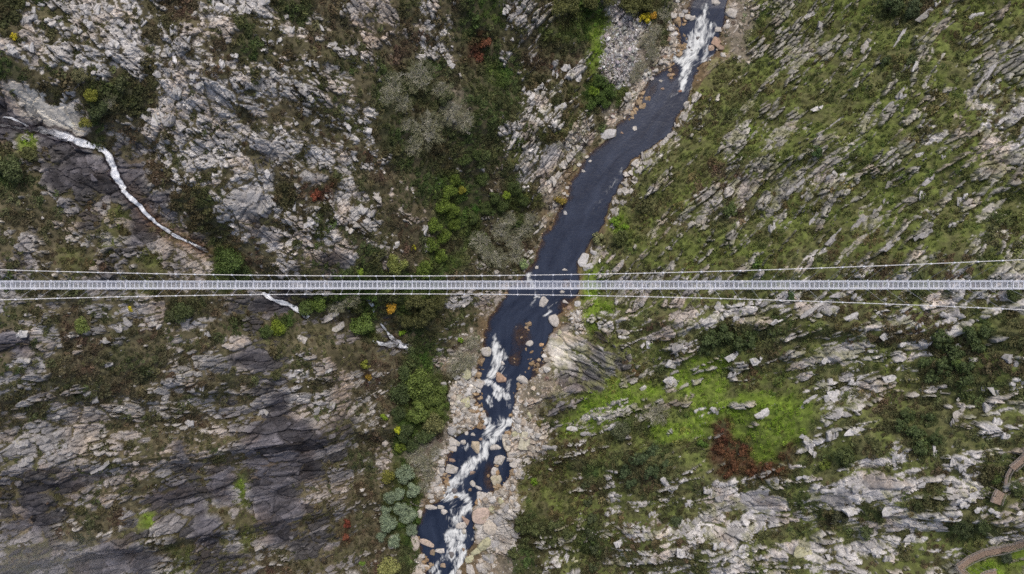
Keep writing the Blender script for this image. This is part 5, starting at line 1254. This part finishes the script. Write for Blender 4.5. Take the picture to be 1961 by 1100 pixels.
# ------------------------------------------------------------------ wooden walkways at the lower right
plm = MB(); plm.box((0, 0, 0), (0.27, 1.0, 0.06)); ME_PL = plm.build('plank', M_PLANK)
pom = MB(); pom.box((0, 0, 0), (0.11, 0.11, 1.0)); ME_PO = pom.build('post', M_RAIL)
def walkway(name, label, pts, width, lift=1.0, step=0.32, rails=(1, 1)):
    a = np.array(pts, float)
    x, y, z0 = W(a[:, 0], a[:, 1])
    zc = np.array([max(float(zt(np.array([xx + ex]), np.array([yy + ey]))[0]) for ex in (-1.6, 0, 1.6) for ey in (-1.6, 0, 1.6)) for xx, yy in zip(x, y)]) + lift * 0.6
    zc = np.convolve(np.pad(zc, 1, mode='edge'), [.25, .5, .25], 'valid') + .3
    root = tag(empty(name, (float(x[0]), float(y[0]), float(zc[0]))), label, 'walkway')
    O = np.array(root.location)
    d = np.r_[0, np.cumsum(np.hypot(np.diff(x), np.diff(y)))]
    for i in range(len(x) - 1):
        ang = math.atan2(y[i+1] - y[i], x[i+1] - x[i]); nrm = np.array([-math.sin(ang), math.cos(ang), 0])
        n_ = max(2, int((d[i+1] - d[i]) / step))
        for j in range(n_):
            t = (j + .5) / n_
            p = np.array([x[i] + (x[i+1]-x[i]) * t, y[i] + (y[i+1]-y[i]) * t, zc[i] + (zc[i+1]-zc[i]) * t])
            o = obj('plank', ME_PL, root); o.location = p - O
            o.rotation_euler = (random.uniform(-.02, .02), 0, ang + random.uniform(-.02, .02)); o.scale = (1.12 * step / .32, width, 1)
    for s, on in zip((-1, 1), rails):
        if not on: continue
        P = []
        for i in range(len(x)):
            i1_, i2_ = max(0, i - 1), min(len(x) - 1, i + 1)
            ang = math.atan2(y[i2_] - y[i1_], x[i2_] - x[i1_])
            P.append(np.array([x[i] - s * math.sin(ang) * width * .5, y[i] + s * math.cos(ang) * width * .5, zc[i]]))
        P = np.array(P)
        for hh, th in ((1.05, .075), (.6, .045), (-.08, .09)):
            mb = MB()
            for i in range(len(P) - 1): mb.tube([P[i] - O + (0, 0, hh), P[i+1] - O + (0, 0, hh)], th, 4)
            obj('handrail' if hh > 1 else ('mid_rail' if hh > 0 else 'stringer'), mb.build('rail', M_RAIL), root)
        dd = np.r_[0, np.cumsum(np.hypot(np.diff(P[:, 0]), np.diff(P[:, 1])))]
        for t in np.arange(0.1, dd[-1], 1.7):
            p = np.array([np.interp(t, dd, P[:, j]) for j in range(3)])
            o = obj('post', ME_PO, root); gz = min(float(zt(np.array([p[0]]), np.array([p[1]]))[0]), p[2]) - 0.3
            o.location = np.array([p[0], p[1], (p[2] + 1.05 + gz) / 2]) - O; o.scale = (1, 1, p[2] + 1.05 - gz)
walkway('wooden_walkway', 'brown plank walkway bending sharply above the lower right corner', [(1990,1022),(1961,1031),(1932,1041),(1907,1048),(1878,1054),(1846,1064),(1820,1077),(1831,1090),(1852,1112)], 2.5, 1.2)
walkway('wooden_walkway', 'short plank walkway with a railing end at the bottom right edge', [(1852,1104),(1874,1093),(1902,1092)], 2.2, 1.2)
walkway('wooden_stairway', 'brown wooden stairway coming in at the right edge above the landing', [(1985,830),(1961,858),(1944,877),(1928,894)], 2.3, 1.6)
walkway('wooden_walkway', 'narrow grey walkway linking the stairway to the landing', [(1928,894),(1921,908),(1913,924)], 0.9, 1.3)
walkway('wooden_landing', 'square brown wooden landing on the rocks near the right edge', [(1904,936),(1899,948),(1894,959)], 3.4, 1.5, 0.34)
walkway('wooden_walkway', 'fragment of grey walkway cut by the right edge below the landing', [(1975,945),(1956,955),(1952,966)], 1.4, 1.3)
print('done', round(time.time() - T0, 1))

# ------------------------------------------------------------------ a wisp of mist drifting in at the lower left
mz_ = float(W(60, 1100)[2]) + 20
mx_, my_ = (70 - CU) / FPX * (CAM_H - mz_), (CV - 1105) / FPX * (CAM_H - mz_)
bm = bmesh.new(); bmesh.ops.create_icosphere(bm, subdivisions=3, radius=1.0)
mme = bpy.data.meshes.new('mist'); bm.to_mesh(mme); bm.free()
mm = bpy.data.materials.new('mist_vapour'); mm.use_nodes = True
nt = mm.node_tree; nt.nodes.remove(nt.nodes['Principled BSDF'])
pv_ = N(nt, 'ShaderNodeVolumePrincipled'); pv_.inputs['Color'].default_value = (0.93, 0.94, 0.96, 1)
tc = N(nt, 'ShaderNodeTexCoord')
ln_ = N(nt, 'ShaderNodeVectorMath', operation='LENGTH'); L(nt, tc.outputs['Object'], ln_.inputs[0])
f1 = N(nt, 'ShaderNodeMapRange', interpolation_type='SMOOTHSTEP', inputs={1: 0.15, 2: 1.0, 3: 1.0, 4: 0.0}); L(nt, ln_.outputs['Value'], f1.inputs[0])
nzz = N(nt, 'ShaderNodeTexNoise', inputs={'Scale': 2.2, 'Detail': 3.0}); L(nt, tc.outputs['Object'], nzz.inputs['Vector'])
f2 = N(nt, 'ShaderNodeMapRange', inputs={1: 0.35, 2: 0.7, 3: 0.2, 4: 1.0}); L(nt, nzz.outputs[0], f2.inputs[0])
f3 = N(nt, 'ShaderNodeMath', operation='MULTIPLY'); L(nt, f1.outputs[0], f3.inputs[0]); L(nt, f2.outputs[0], f3.inputs[1])
f4 = N(nt, 'ShaderNodeMath', operation='MULTIPLY'); f4.inputs[1].default_value = 0.016; L(nt, f3.outputs[0], f4.inputs[0])
L(nt, f4.outputs[0], pv_.inputs['Density']); L(nt, pv_.outputs[0], nt.nodes['Material Output'].inputs['Volume'])
mme.materials.append(mm)
mist = obj('mist', mme); mist.location = (mx_, my_, mz_); mist.scale = (52, 22, 17)
tag(mist, 'thin white mist drifting over the lower left corner', 'mist', kind='stuff')
